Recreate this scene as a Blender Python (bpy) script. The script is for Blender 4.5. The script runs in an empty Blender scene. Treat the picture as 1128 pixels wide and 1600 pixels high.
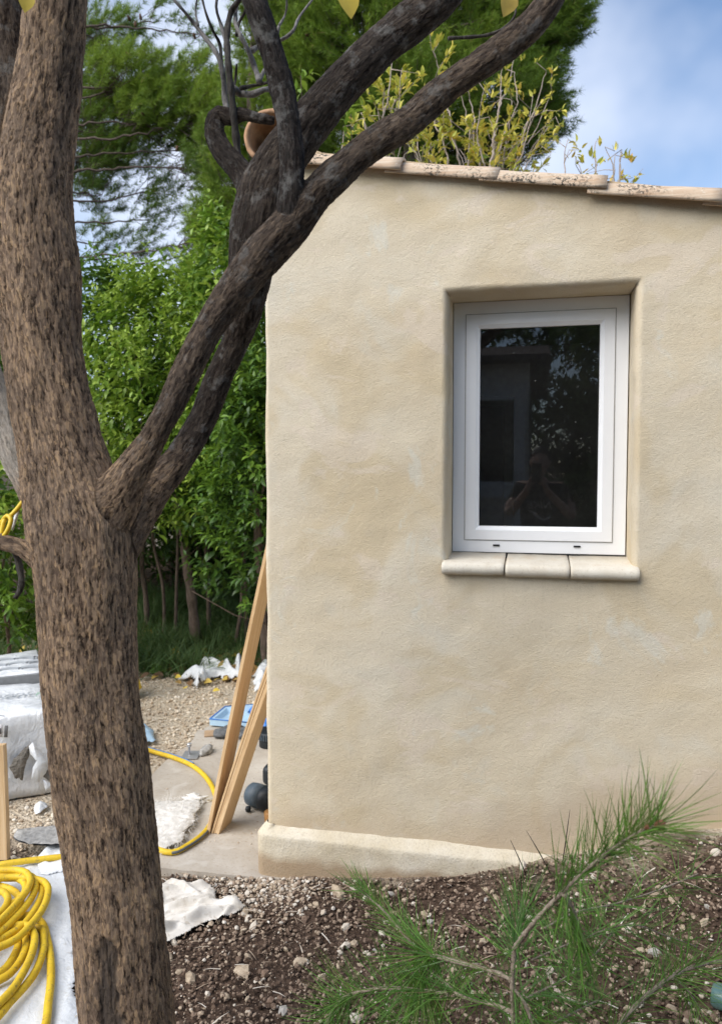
import bpy, bmesh, math, random
import numpy as np
from mathutils import Vector, Matrix, noise as mnoise
rng = np.random.default_rng(11)
random.seed(5)
sc = bpy.context.scene
COL = sc.collection
rad = math.radians

# ------------------------------------------------------------------ camera
FPX = 1200.0                       # focal length in photo pixels (1128 x 1600)
YAW, PITCH = rad(12.86), rad(-2.957)
CAM = np.array([0.0, -2.84, 1.594])
cd = bpy.data.cameras.new('camera'); cam = bpy.data.objects.new('camera', cd); COL.objects.link(cam)
cd.sensor_fit = 'VERTICAL'; cd.sensor_height = 24; cd.lens = FPX / 1600 * 24
cd.clip_start = 0.02; cd.clip_end = 2000
cam.location = CAM; cam.rotation_euler = (rad(90) + PITCH, 0, YAW)
cd.dof.use_dof = True; cd.dof.focus_distance = 2.25; cd.dof.aperture_fstop = 3.3
sc.camera = cam

# ------------------------------------------------------------------ light
SUN_EL, SUN_AZ = rad(44), rad(222)      # azimuth clockwise from +y: behind the camera, to its left
w = bpy.data.worlds.new('World'); sc.world = w; w.use_nodes = True
wt = w.node_tree; wt.nodes.clear()
def wn(t, **k):
    n = wt.nodes.new(t)
    for a, b in k.items(): setattr(n, a, b)
    return n
sky = wn('ShaderNodeTexSky', sky_type='NISHITA', sun_disc=False, sun_elevation=SUN_EL, sun_rotation=SUN_AZ, ozone_density=2.2, dust_density=.6)
tc = wn('ShaderNodeTexCoord'); mp = wn('ShaderNodeMapping')
mp.inputs['Scale'].default_value = (1.0, 1.0, 1.25); mp.inputs['Location'].default_value = (3.1, 0.4, 1.25)
wt.links.new(tc.outputs['Generated'], mp.inputs['Vector'])
nz = wn('ShaderNodeTexNoise'); nz.inputs['Scale'].default_value = 1.9; nz.inputs['Detail'].default_value = 5; nz.inputs['Roughness'].default_value = .5; nz.inputs['Distortion'].default_value = .1
wt.links.new(mp.outputs[0], nz.inputs['Vector'])
cr = wn('ShaderNodeValToRGB'); cr.color_ramp.elements[0].position = .475; cr.color_ramp.elements[1].position = .68
cr.color_ramp.elements[0].color = (.02, .02, .02, 1)
cr.color_ramp.elements[1].color = (.95, .95, .95, 1)
wt.links.new(nz.outputs[0], cr.inputs[0])
mx = wn('ShaderNodeMix', data_type='RGBA'); mx.inputs[7].default_value = (4.7, 5.1, 6.0, 1)
wt.links.new(cr.outputs[0], mx.inputs[0]); wt.links.new(sky.outputs[0], mx.inputs[6])
bg = wn('ShaderNodeBackground'); bg.inputs['Strength'].default_value = 0.1
wo = wn('ShaderNodeOutputWorld')
wt.links.new(mx.outputs[2], bg.inputs['Color']); wt.links.new(bg.outputs[0], wo.inputs['Surface'])
sl = bpy.data.lights.new('sun', 'SUN'); sl.energy = 2.3; sl.angle = rad(55); sl.color = (1, .95, .87)
so = bpy.data.objects.new('sun', sl); COL.objects.link(so)
sd = Vector((math.sin(SUN_AZ) * math.cos(SUN_EL), math.cos(SUN_AZ) * math.cos(SUN_EL), math.sin(SUN_EL)))
so.rotation_euler = sd.to_track_quat('Z', 'Y').to_euler(); so.location = sd * 30
vs = sc.view_settings
vs.view_transform = 'Standard'; vs.look = 'None'; vs.gamma = 1; vs.use_curve_mapping = False; vs.exposure = 1.02

# ------------------------------------------------------------------ reading the photograph: pixel -> place
_F = np.array([-math.sin(YAW) * math.cos(PITCH), math.cos(YAW) * math.cos(PITCH), math.sin(PITCH)])
_R = np.array([math.cos(YAW), math.sin(YAW), 0]); _U = np.cross(_R, _F)
def ray(px, py): return _F + _R * (px - 564) / FPX - _U * (py - 800) / FPX
def P(px, py, d): return CAM + ray(px, py) * d
def PY(px, py, y): r = ray(px, py); return CAM + r * (y - CAM[1]) / r[1]
def PZ(px, py, z): r = ray(px, py); return CAM + r * (z - CAM[2]) / r[2]

# ------------------------------------------------------------------ helpers
def link(o, parent=None):
    COL.objects.link(o)
    if parent is not None: o.parent = parent
    return o
def tag(o, label=None, cat=None, group=None, kind=None):
    if label: o['label'] = label
    if cat: o['category'] = cat
    if group: o['group'] = group
    if kind: o['kind'] = kind
    return o
def empty(name, loc=(0, 0, 0)):
    o = bpy.data.objects.new(name, None); o.location = loc; o.empty_display_size = .1
    return link(o)
def np_mesh(name, V, F, smooth=True, attrs=None):
    V = np.asarray(V, dtype=np.float32); me = bpy.data.meshes.new(name)
    if isinstance(F, np.ndarray):
        k = F.shape[1]; n = len(F)
        me.vertices.add(len(V)); me.vertices.foreach_set('co', V.ravel())
        me.loops.add(n * k); me.loops.foreach_set('vertex_index', F.astype(np.int32).ravel())
        me.polygons.add(n); me.polygons.foreach_set('loop_start', np.arange(0, n * k, k, dtype=np.int32))
        me.update(calc_edges=True)
    else:
        me.from_pydata([tuple(map(float, v)) for v in V], [], F); me.update()
    me.polygons.foreach_set('use_smooth', np.full(len(me.polygons), smooth))
    for a, (typ, data) in (attrs or {}).items():
        at = me.attributes.new(a, typ, 'POINT')
        at.data.foreach_set('vector' if typ == 'FLOAT_VECTOR' else 'value', np.asarray(data, dtype=np.float32).ravel())
    return me
def obj(name, me, mat, parent=None, loc=None, rel=True):
    if mat is not None:
        me.materials.clear()
        for m in (mat if isinstance(mat, (list, tuple)) else [mat]): me.materials.append(m)
    o = bpy.data.objects.new(name, me)
    link(o, parent)
    if parent is not None and rel:      # vertices are given in world space
        o.matrix_parent_inverse = Matrix.Translation(-Vector(parent_world(parent)))
    if loc is not None: o.location = loc
    return o
def parent_world(p):
    v = Vector(p.location)
    q = p
    while q.parent is not None:
        v = q.matrix_parent_inverse @ v; q = q.parent; v = v + Vector(q.location)
    return v
class MB:
    def __init__(s): s.V = []; s.F = []; s.T = []
    def add(s, V, F, t=0.0):
        o = len(s.V); s.V += [tuple(v) for v in V]; s.F += [tuple(i + o for i in f) for f in F]
        s.T += list(t) if hasattr(t, '__len__') else [t] * len(V); return s
    def box(s, lo, hi, M=None):
        x0, y0, z0 = lo; x1, y1, z1 = hi
        V = [(x0, y0, z0), (x1, y0, z0), (x1, y1, z0), (x0, y1, z0), (x0, y0, z1), (x1, y0, z1), (x1, y1, z1), (x0, y1, z1)]
        if M is not None: V = [M @ Vector(v) for v in V]
        return s.add(V, [(0, 3, 2, 1), (4, 5, 6, 7), (0, 1, 5, 4), (1, 2, 6, 5), (2, 3, 7, 6), (3, 0, 4, 7)])
    def tube(s, pts, r, n=8, t=0.0, cap=True):
        V, F = tube(pts, r, n, cap); return s.add(V, F, t)
    def lathe(s, prof, n=20, M=None):
        V = []; F = []
        for r, z in prof:
            for i in range(n):
                a = 2 * math.pi * i / n; v = Vector((r * math.cos(a), r * math.sin(a), z)); V.append(M @ v if M is not None else v)
        for j in range(len(prof) - 1):
            for i in range(n): F.append((j * n + i, j * n + (i + 1) % n, (j + 1) * n + (i + 1) % n, (j + 1) * n + i))
        F.append(tuple(range(n))[::-1]); F.append(tuple(range((len(prof) - 1) * n, len(prof) * n)))
        return s.add(V, F)
    def mesh(s, name, smooth=True, tint=True):
        return np_mesh(name, s.V, s.F, smooth, {'tint': ('FLOAT', s.T)} if tint else None)
def catmull(pts, rads, step):
    pts = [np.asarray(p, float) for p in pts]; n = len(pts)
    if not hasattr(rads, '__len__'): rads = [rads] * n
    O = []; Rr = []
    for i in range(n - 1):
        p0 = pts[max(i - 1, 0)]; p1 = pts[i]; p2 = pts[i + 1]; p3 = pts[min(i + 2, n - 1)]
        k = max(2, int(np.linalg.norm(p2 - p1) / step))
        for j in range(k):
            t = j / k
            O.append(.5 * (2 * p1 + (p2 - p0) * t + (2 * p0 - 5 * p1 + 4 * p2 - p3) * t * t + (3 * p1 - p0 - 3 * p2 + p3) * t ** 3))
            Rr.append(rads[i] * (1 - t) + rads[i + 1] * t)
    O.append(pts[-1]); Rr.append(rads[-1])
    return np.array(O), np.array(Rr)
def frames(pts):
    pts = np.asarray(pts, float); T = np.gradient(pts, axis=0); T /= np.linalg.norm(T, axis=1)[:, None] + 1e-12
    n = np.cross(T[0], [0, 0, 1.0])
    if np.linalg.norm(n) < 1e-3: n = np.cross(T[0], [1.0, 0, 0])
    N = []
    for t in T:
        n = n - t * n.dot(t); n /= np.linalg.norm(n) + 1e-12; N.append(n)
    N = np.array(N); return T, N, np.cross(T, N)
def tube(pts, r, n=8, cap=True):
    pts = np.asarray(pts, float); T, N, B = frames(pts)
    r = np.full(len(pts), r) if not hasattr(r, '__len__') else np.asarray(r)
    a = np.arange(n) * 2 * math.pi / n
    V = (pts[:, None, :] + r[:, None, None] * (np.cos(a)[None, :, None] * N[:, None, :] + np.sin(a)[None, :, None] * B[:, None, :])).reshape(-1, 3)
    F = []
    for j in range(len(pts) - 1):
        for i in range(n): F.append((j * n + i, j * n + (i + 1) % n, (j + 1) * n + (i + 1) % n, (j + 1) * n + i))
    if cap: F.append(tuple(range(n))[::-1]); F.append(tuple(range((len(pts) - 1) * n, len(pts) * n)))
    return V, F
def norm(v): v = np.asarray(v, float); return v / (np.linalg.norm(v, axis=-1, keepdims=True) + 1e-12)
def instances(Tv, Tf, pos, dirv, up, scale, tint):
    """copies of a small template (length along +y, face up +z) in one mesh; numpy arrays"""
    d = norm(dirv); s = norm(np.cross(d, up)); u = np.cross(s, d)
    M = np.stack([s, d, u], axis=2) * np.asarray(scale)[:, None, None]
    V = np.einsum('nij,kj->nki', M, Tv) + pos[:, None, :]
    n, k = len(pos), len(Tv)
    F = (np.arange(n)[:, None, None] * k + Tf[None]).reshape(-1, Tf.shape[1])
    return V.reshape(-1, 3), F, np.repeat(tint, k)
def smooth01(x, a, b):
    t = np.clip((np.asarray(x, float) - a) / (b - a), 0, 1); return t * t * (3 - 2 * t)
def nn(x, y, z=0., s=1.): return mnoise.noise(Vector((x * s, y * s, z * s)))
def fbm(v, o=4): return mnoise.fractal(Vector(v), 1.0, 2.0, o)

# ------------------------------------------------------------------ materials
class Mat:
    def __init__(s, name, rough=.8, spec=.3):
        s.m = bpy.data.materials.new(name); s.m.use_nodes = True; s.nt = s.m.node_tree
        s.b = s.nt.nodes['Principled BSDF']; s.out = s.nt.nodes['Material Output']
        s.b.inputs['Roughness'].default_value = rough; s.b.inputs['Specular IOR Level'].default_value = spec
    def n(s, t, ins=None, **k):
        x = s.nt.nodes.new(t)
        for a, b in k.items(): setattr(x, a, b)
        for a, b in (ins or {}).items(): s.set(x.inputs[a], b)
        return x
    def set(s, sock, v):
        if isinstance(v, bpy.types.NodeSocket): s.nt.links.new(v, sock)
        else: sock.default_value = v
    def P(s, **k):
        for a, v in k.items(): s.set(s.b.inputs[a.replace('_', ' ')], v)
        return s
    def pos(s): return s.n('ShaderNodeNewGeometry').outputs['Position']
    def attr(s, a, o='Fac'): return s.n('ShaderNodeAttribute', attribute_name=a).outputs[o]
    def scale(s, v, sc): return s.n('ShaderNodeVectorMath', {0: v, 1: sc}, operation='MULTIPLY').outputs[0]
    def noise(s, v, sc, det=4, rough=.55, dist=0., o=0): return s.n('ShaderNodeTexNoise', {'Vector': v, 'Scale': sc, 'Detail': det, 'Roughness': rough, 'Distortion': dist}).outputs[o]
    def vor(s, v, sc, feature='F1', o='Distance', rnd=1.): return s.n('ShaderNodeTexVoronoi', {'Vector': v, 'Scale': sc, 'Randomness': rnd}, feature=feature).outputs[o]
    def ramp(s, f, stops, interp='LINEAR'):
        r = s.n('ShaderNodeValToRGB', {0: f}); e = r.color_ramp; e.interpolation = interp
        while len(e.elements) < len(stops): e.elements.new(.5)
        for q, (p, c) in zip(e.elements, stops):
            q.position = p; q.color = (c, c, c, 1) if not hasattr(c, '__len__') else tuple(c) + (1,)
        return r.outputs[0]
    def mix(s, f, a, b, mode='MIX'):
        m = s.n('ShaderNodeMix', data_type='RGBA', blend_type=mode)
        c = lambda v: tuple(v) + (1,) if hasattr(v, '__len__') and len(v) == 3 and not isinstance(v, bpy.types.NodeSocket) else v
        s.set(m.inputs[0], f); s.set(m.inputs[6], c(a)); s.set(m.inputs[7], c(b)); return m.outputs[2]
    def math(s, op, a, b=0., c=0.):
        m = s.n('ShaderNodeMath', operation=op); s.set(m.inputs[0], a); s.set(m.inputs[1], b); s.set(m.inputs[2], c); return m.outputs[0]
    def bump(s, h, strength=.5, dist=.01):
        s.set(s.b.inputs['Normal'], s.n('ShaderNodeBump', {'Height': h, 'Strength': strength, 'Distance': dist}).outputs[0]); return s
    def sep(s, v): return s.n('ShaderNodeSeparateXYZ', {0: v}).outputs
M = {}
def plain(name, col, rough=.7, spec=.3, var=.15, sc=30, bump=0.0):
    m = Mat(name, rough, spec); p = m.pos(); nz_ = m.noise(p, sc, 5)
    c = np.array(col)
    m.P(Base_Color=m.ramp(nz_, [(.3, np.clip(c * (1 - var), 0, 1)), (.7, np.clip(c * (1 + var), 0, 1))]))
    if bump: m.bump(nz_, .6, bump)
    M[name] = m.m; return m.m

# stucco ---------------------------------------------------------------
m = Mat('stucco', .92, .15); p = m.pos()
big = m.noise(m.scale(p, (1, 1, 1.25)), 1.5, 4, .55, 0.6); mid = m.noise(p, 4.5, 5, .6, .6); fine = m.noise(p, 170, 4, .7)
c = m.ramp(big, [(.3, (.64, .53, .37)), (.47, (.69, .595, .44)), (.6, (.715, .63, .485)), (.75, (.73, .675, .56))])
c = m.mix(m.ramp(mid, [(.55, 0), (.68, .5)]), c, (.69, .64, .53))
c = m.mix(m.ramp(m.noise(p, 2.3, 3, .5, 1.2), [(.52, 0), (.62, .6)]), c, (.63, .515, .335))
c = m.mix(m.ramp(m.noise(m.scale(p, (1, 1, 1.6)), 3.4, 5, .6, 1.0), [(.57, 0), (.62, .55)]), c, (.74, .64, .52))
c = m.mix(m.ramp(m.noise(m.scale(p, (1.3, 1, 1)), 2.7, 5, .65, .8), [(.60, 0), (.66, .6)]), c, (.70, .68, .59))
c = m.mix(m.ramp(fine, [(.28, .35), (.5, 0)]), c, (.46, .38, .26))
sp = m.vor(p, 38, o='Distance'); c = m.mix(m.ramp(sp, [(.06, .35), (.11, 0)]), c, (.35, .27, .17))
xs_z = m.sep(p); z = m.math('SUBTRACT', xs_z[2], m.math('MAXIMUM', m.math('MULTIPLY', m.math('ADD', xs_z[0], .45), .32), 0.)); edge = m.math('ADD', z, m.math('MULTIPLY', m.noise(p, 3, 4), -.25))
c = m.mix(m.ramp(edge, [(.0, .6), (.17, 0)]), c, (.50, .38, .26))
drip = m.ramp(m.noise(m.scale(p, (24, 24, 1.1)), 1., 4, .6), [(.52, 0), (.66, 1)])
under = m.math('MULTIPLY', m.ramp(m.math('SUBTRACT', 1.22, xs_z[2]), [(.0, 1), (.38, 0)]), m.math('MULTIPLY', m.math('GREATER_THAN', 1.23, xs_z[2]), m.math('LESS_THAN', m.math('ABSOLUTE', m.math('SUBTRACT', xs_z[0], .008)), .345)))
c = m.mix(m.math('MULTIPLY', m.math('MULTIPLY', drip, under), .12), c, (.42, .345, .24))          # soil splash at the foot
m.P(Base_Color=c)
grain = m.noise(p, 240, 3, .7); tro = m.noise(p, 16, 4, .6, .5)
lump = m.vor(p, 75, 'SMOOTH_F1')
h = m.math('ADD', m.math('MULTIPLY', grain, .9), m.math('ADD', m.math('MULTIPLY', tro, .22), m.math('MULTIPLY', lump, .3)))
m.bump(h, .6, .006); M['stucco'] = m.m
m = Mat('plinth_plaster', .9, .15); p = m.pos(); a = m.noise(p, 6, 5, .6); g = m.noise(p, 140, 4, .7)
c = m.ramp(a, [(.3, (.58, .50, .36)), (.55, (.68, .61, .48)), (.75, (.74, .69, .59))])
c = m.mix(m.ramp(g, [(.3, .5), (.5, 0)]), c, (.40, .33, .24))
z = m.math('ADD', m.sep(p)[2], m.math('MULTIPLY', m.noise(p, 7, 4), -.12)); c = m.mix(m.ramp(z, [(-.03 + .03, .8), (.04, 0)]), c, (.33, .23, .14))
m.P(Base_Color=c); m.bump(m.math('ADD', g, m.math('MULTIPLY', m.noise(p, 26, 4), .9)), .6, .006); M['plinth'] = m.m
m = Mat('terracotta', .85, .2); p = m.pos(); st = m.noise(m.scale(p, (3, 14, 40)), 2.2, 5, .65, .4)
c = m.ramp(st, [(.3, (.48, .33, .22)), (.5, (.58, .45, .33)), (.7, (.64, .54, .42))])
li = m.math('MULTIPLY', m.ramp(m.noise(p, 110, 3, .6), [(.50, 0), (.56, 1)]), m.ramp(m.noise(p, 7, 3, .5), [(.50, 0), (.60, .95)])); c = m.mix(li, c, (.07, .065, .055))
c = m.mix(m.ramp(m.noise(p, 60, 3), [(.62, 0), (.7, .5)]), c, (.72, .66, .56))
m.P(Base_Color=c); m.bump(m.math('ADD', st, m.math('MULTIPLY', m.noise(p, 150, 3), .5)), .4, .005); M['terracotta'] = m.m
m = Mat('sill_terracotta', .8, .25); p = m.pos()
c = m.ramp(m.noise(p, 9, 5, .6), [(.3, (.62, .55, .44)), (.55, (.72, .67, .57)), (.75, (.66, .56, .43))])
c = m.mix(m.ramp(m.noise(p, 120, 3, .6), [(.3, .45), (.42, 0)]), c, (.45, .37, .27)); m.P(Base_Color=c); m.bump(m.noise(p, 160, 3), .3, .003); M['sill'] = m.m
m = Mat('white_pvc', .35, .4); p = m.pos()
m.P(Base_Color=m.ramp(m.noise(p, 5, 4), [(.3, (.83, .84, .86)), (.7, (.87, .88, .90))])); M['pvc'] = m.m
m = Mat('window_glass', .015, .5); p = m.pos()
dust = m.ramp(m.vor(p, 34), [(.045, 1), (.06, 0)]); dmask = m.ramp(m.noise(p, 13, 2), [(.54, 0), (.58, .7)])
m.P(Base_Color=(1, 1, 1, 1), IOR=1.5)
gl = m.n('ShaderNodeBsdfGlossy', {'Color': (.92, .95, 1, 1), 'Roughness': .004}); tr = m.n('ShaderNodeBsdfTransparent', {'Color': (.80, .82, .80, 1)})
fr = m.n('ShaderNodeFresnel', {'IOR': 1.62})
mixs = m.n('ShaderNodeMixShader', {0: fr.outputs[0], 1: tr.outputs[0], 2: gl.outputs[0]})
dd = m.n('ShaderNodeBsdfDiffuse', {'Color': (.5, .5, .48, 1)})
mix2 = m.n('ShaderNodeMixShader', {0: m.math('ADD', m.math('MULTIPLY', dust, dmask), m.math('MULTIPLY', m.noise(p, 4, 4), .04)), 1: mixs.outputs[0], 2: dd.outputs[0]})
m.nt.links.new(mix2.outputs[0], m.out.inputs['Surface']); M['glass'] = m.m
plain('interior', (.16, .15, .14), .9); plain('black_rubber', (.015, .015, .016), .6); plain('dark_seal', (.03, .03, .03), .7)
plain('mortar', (.55, .43, .29), .95, .1, .2, 40, .01)

# bark -----------------------------------------------------------------
m = Mat('bark', .85, .25); co = m.attr('bark_co', 'Vector'); tone = m.attr('tone'); scar = m.attr('scar'); p = m.pos()
wob = m.n('ShaderNodeVectorMath', {0: co, 1: m.scale(m.noise(co, 45, 3, o=1), (.009, .009, .02))}, operation='ADD').outputs[0]
sv = m.scale(wob, (1, 1, .30)); sv2 = m.scale(wob, (1, 1, .22))
v1c = m.vor(sv, 250, 'F1', 'Color'); n1 = m.noise(sv2, 175, 7, .8); n2 = m.noise(m.scale(co, (1, 1, .5)), 9, 4, .6); nm = m.noise(sv, 80, 5, .72)
n3 = m.noise(m.scale(co, (1, 1, .10)), 330, 3, .6); gap = m.noise(sv2, 108, 6, .75)
cell = m.math('ADD', m.math('MULTIPLY', m.sep(v1c)[0], .34), m.math('ADD', m.math('MULTIPLY', n1, .62), m.math('MULTIPLY_ADD', nm, .5, -.27)))
cl = m.ramp(cell, [(.12, (.055, .036, .026)), (.26, (.14, .092, .062)), (.40, (.235, .163, .110)), (.54, (.345, .24, .155)), (.68, (.48, .32, .18)), (.82, (.50, .41, .31)), (.95, (.42, .39, .35))])
cdk = m.ramp(cell, [(.12, (.008, .007, .006)), (.4, (.020, .016, .014)), (.62, (.046, .037, .032)), (.85, (.13, .115, .105))])
c = m.mix(tone, cl, cdk)
c = m.mix(m.ramp(n2, [(.38, .45), (.54, 0)]), c, m.mix(tone, (.11, .082, .064), (.014, .012, .011)))
c = m.mix(m.ramp(gap, [(.37, .85), (.48, 0)]), c, (.022, .013, .010))
c = m.mix(m.ramp(n3, [(.56, 0), (.72, .4)]), c, m.mix(tone, (.42, .34, .26), (.13, .11, .10)))
c = m.mix(m.math('MULTIPLY', m.ramp(m.noise(co, 26, 5, .65), [(.55, 0), (.65, .6)]), tone), c, (.19, .185, .175))
c = m.mix(m.math('MULTIPLY', scar, .8), c, m.ramp(m.noise(m.scale(co, (1, 1, .06)), 150, 4), [(.3, (.014, .011, .010)), (.7, (.11, .092, .08))]))
c = m.mix(m.math('MULTIPLY', m.attr('pale'), .75), c, m.ramp(n1, [(.3, (.17, .155, .135)), (.55, (.40, .375, .335)), (.75, (.50, .475, .43))]))
m.P(Base_Color=c)
hh = m.math('ADD', m.math('MULTIPLY', n1, .9), m.math('MULTIPLY', m.ramp(gap, [(.34, 0), (.52, 1)]), .8))
hh = m.math('ADD', hh, m.math('MULTIPLY', n3, .2)); hh = m.math('ADD', hh, m.math('MULTIPLY', m.sep(v1c)[1], .22))
hh = m.math('ADD', hh, m.math('MULTIPLY', m.noise(m.scale(co, (1, 1, .3)), 24, 4), 1.1))
dn = m.n('ShaderNodeDisplacement', {'Height': hh, 'Midlevel': 1.5, 'Scale': m.math('MULTIPLY_ADD', tone, -.0008, .0055)})
m.nt.links.new(dn.outputs[0], m.out.inputs['Displacement']); m.m.displacement_method = 'BOTH'; M['bark'] = m.m
def simple_bark(name, a, b, sc=60):
    m = Mat(name, .9, .2); p = m.pos(); v = m.noise(m.scale(p, (1, 1, .3)), sc, 5, .65)
    m.P(Base_Color=m.ramp(v, [(.3, a), (.7, b)])); m.bump(v, .8, .01); M[name] = m.m
simple_bark('twig_grey', (.11, .10, .095), (.30, .285, .27), 120); simple_bark('twig_dark', (.03, .026, .022), (.10, .09, .08), 120)
simple_bark('pine_bark', (.05, .035, .028), (.17, .13, .11), 30); simple_bark('shrub_stem', (.07, .05, .04), (.20, .15, .115), 50)
simple_bark('pale_twig', (.33, .26, .21), (.52, .44, .38), 80); simple_bark('pine_twig', (.16, .12, .09), (.40, .34, .27), 160)
def leafmat(name, stops, rough=.42, trans=.25, spec=.4, green=.35):
    m = Mat(name, rough, spec); t = m.attr('tint'); p = m.pos()
    tt = m.math('ADD', t, m.math('MULTIPLY_ADD', m.noise(p, 40, 3), .22, -.11))
    c = m.ramp(tt, stops); m.P(Base_Color=c)
    tl = m.n('ShaderNodeBsdfTranslucent', {'Color': m.mix(.5, c, (.35, .5, .05), 'MULTIPLY')})
    tl.inputs['Color'].default_value = (1, 1, 1, 1)
    m.nt.links.new(m.mix(green, c, (.25, .38, .03)), tl.inputs['Color'])
    ms = m.n('ShaderNodeMixShader', {0: trans, 1: m.b.outputs[0], 2: tl.outputs[0]}); m.nt.links.new(ms.outputs[0], m.out.inputs['Surface']); M[name] = m.m
leafmat('privet_leaf', [(0, (.016, .038, .012)), (.4, (.062, .135, .02)), (.75, (.165, .29, .032)), (1, (.33, .44, .07))])
leafmat('pine_needle', [(0, (.022, .045, .018)), (.4, (.075, .135, .026)), (.75, (.16, .25, .032)), (.93, (.25, .34, .045)), (1, (.28, .17, .08))], .6, .2, .2)
leafmat('near_needle', [(0, (.030, .070, .020)), (.5, (.065, .155, .030)), (.85, (.13, .27, .04)), (1, (.17, .13, .07))], .5, .25, .3)
leafmat('yellow_leaf', [(0, (.17, .27, .035)), (.35, (.46, .48, .07)), (.7, (.76, .62, .12)), (1, (.66, .38, .07))], .5, .35, .4, .0)
leafmat('grass_blade', [(0, (.03, .065, .022)), (.5, (.075, .14, .04)), (.85, (.15, .20, .07)), (1, (.38, .30, .16))], .6, .25)
leafmat('autumn_leaf', [(0, (.72, .53, .06)), (.5, (.74, .56, .12)), (.8, (.30, .17, .07)), (1, (.16, .10, .06))], .6, .2, .3, .0)

# ground ----------------------------------------------------------------
m = Mat('ground', .95, .15); p = m.pos(); xyz = m.sep(p)
ns = m.noise(p, 14, 6, .7); nf = m.noise(p, 90, 4, .7)
soil = m.ramp(ns, [(.3, (.038, .025, .018)), (.55, (.092, .061, .044)), (.75, (.17, .122, .09))]); soil = m.mix(m.ramp(nf, [(.55, 0), (.75, .5)]), soil, (.18, .125, .085))
gr = m.ramp(m.noise(p, 10, 6, .7), [(.3, (.46, .36, .25)), (.5, (.58, .49, .37)), (.7, (.66, .59, .48))]); gr = m.mix(m.ramp(nf, [(.3, .8), (.45, 0)]), gr, (.25, .18, .12))
lit = m.ramp(m.noise(p, 18, 6, .75), [(.3, (.03, .022, .015)), (.55, (.085, .06, .04)), (.75, (.19, .14, .10))])
yy = m.math('ADD', xyz[1], m.math('MULTIPLY_ADD', m.noise(p, 2.4, 4), .9, -.45))
c = m.mix(m.ramp(m.math('MULTIPLY_ADD', yy, .1, .5), [(.485, 0), (.505, 1)]), soil, gr)
c = m.mix(m.ramp(m.math('MULTIPLY', yy, .1), [(.285, 0), (.335, 1)]), c, lit)
m.P(Base_Color=c); m.bump(m.math('ADD', m.noise(p, 45, 5, .7), m.vor(p, 60)), .8, .02); M['ground'] = m.m
m = Mat('concrete', .9, .2); p = m.pos(); a = m.noise(p, 3.2, 6, .65, .4); b = m.noise(p, 55, 5, .7)
c = m.ramp(a, [(.3, (.36, .315, .26)), (.5, (.44, .395, .335)), (.7, (.52, .48, .42))]); c = m.mix(m.ramp(b, [(.34, .6), (.46, 0)]), c, (.33, .26, .19))
c = m.mix(m.ramp(m.noise(p, 7, 4, .6, .8), [(.58, 0), (.68, .5)]), c, (.55, .52, .47)); m.P(Base_Color=c); m.bump(b, .5, .004); M['concrete'] = m.m
def stonemat(name, a, b):
    m = Mat(name, .9, .2); p = m.pos(); v = m.noise(p, 70, 4, .65); m.P(Base_Color=m.ramp(v, [(.3, a), (.7, b)])); m.bump(v, .5, .004); M[name] = m.m
stonemat('stone_white', (.48, .42, .34), (.68, .62, .53)); stonemat('stone_tan', (.30, .23, .16), (.52, .43, .32)); stonemat('stone_brown', (.13, .085, .06), (.27, .19, .14)); stonemat('stone_grey', (.30, .28, .25), (.47, .44, .40))
m = Mat('pebble_mix', .9, .2); m.P(Base_Color=m.ramp(m.attr('tint'), [(0, (.055, .036, .026)), (.38, (.14, .095, .068)), (.62, (.29, .215, .16)), (.8, (.42, .335, .245)), (1, (.66, .62, .55))])); M['pebble'] = m.m
m = Mat('gravel_mix', .9, .2); m.P(Base_Color=m.ramp(m.attr('tint'), [(0, (.34, .25, .17)), (.4, (.53, .44, .33)), (.8, (.65, .58, .47)), (1, (.74, .70, .63))])); M['gravel'] = m.m
m = Mat('pine_wood', .6, .3); co = m.attr('grain', 'Vector'); v = m.noise(m.scale(co, (1, 12, .35)), 7, 4, .6, .6); w2 = m.noise(m.scale(co, (1, 60, .8)), 10, 3)
c = m.ramp(v, [(.3, (.52, .34, .17)), (.5, (.63, .44, .25)), (.7, (.70, .52, .32))]); c = m.mix(m.ramp(w2, [(.3, .35), (.5, 0)]), c, (.33, .18, .08))
kn = m.vor(m.scale(co, (1, 1, .42)), 7.5); c = m.mix(m.ramp(kn, [(.05, .9), (.12, 0)]), c, (.17, .08, .035)); m.P(Base_Color=c); m.bump(w2, .2, .002); M['wood'] = m.m
m = Mat('yellow_hose', .55, .35); p = m.pos(); c = m.ramp(m.noise(p, 14, 5, .6), [(.3, (.60, .39, .018)), (.6, (.72, .50, .03))])
c = m.mix(m.ramp(m.noise(p, 75, 4, .7), [(.54, 0), (.68, .75)]), c, (.25, .18, .07)); m.P(Base_Color=c); M['hose'] = m.m
plain('hose_blue', (.12, .22, .42), .5); plain('hose_grey', (.10, .11, .115), .6)
m = Mat('white_plastic', .38, .45); p = m.pos(); c = m.ramp(m.noise(p, 7, 5, .6), [(.3, (.60, .63, .66)), (.6, (.74, .76, .78))])
c = m.mix(m.ramp(m.noise(p, 30, 5, .7, .5), [(.58, 0), (.72, .6)]), c, (.42, .38, .31)); m.P(Base_Color=c); m.bump(m.noise(p, 28, 5, .6, 1.), .5, .012); M['plastic'] = m.m
m = Mat('dust_cloth', .9, .1); p = m.pos(); c = m.ramp(m.noise(p, 12, 5, .65), [(.3, (.50, .46, .40)), (.6, (.70, .67, .62))]); c = m.mix(m.ramp(m.noise(p, 40, 4), [(.6, 0), (.7, .5)]), c, (.34, .28, .21)); m.P(Base_Color=c); m.bump(m.noise(p, 300, 2), .2, .002); M['cloth'] = m.m
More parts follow.
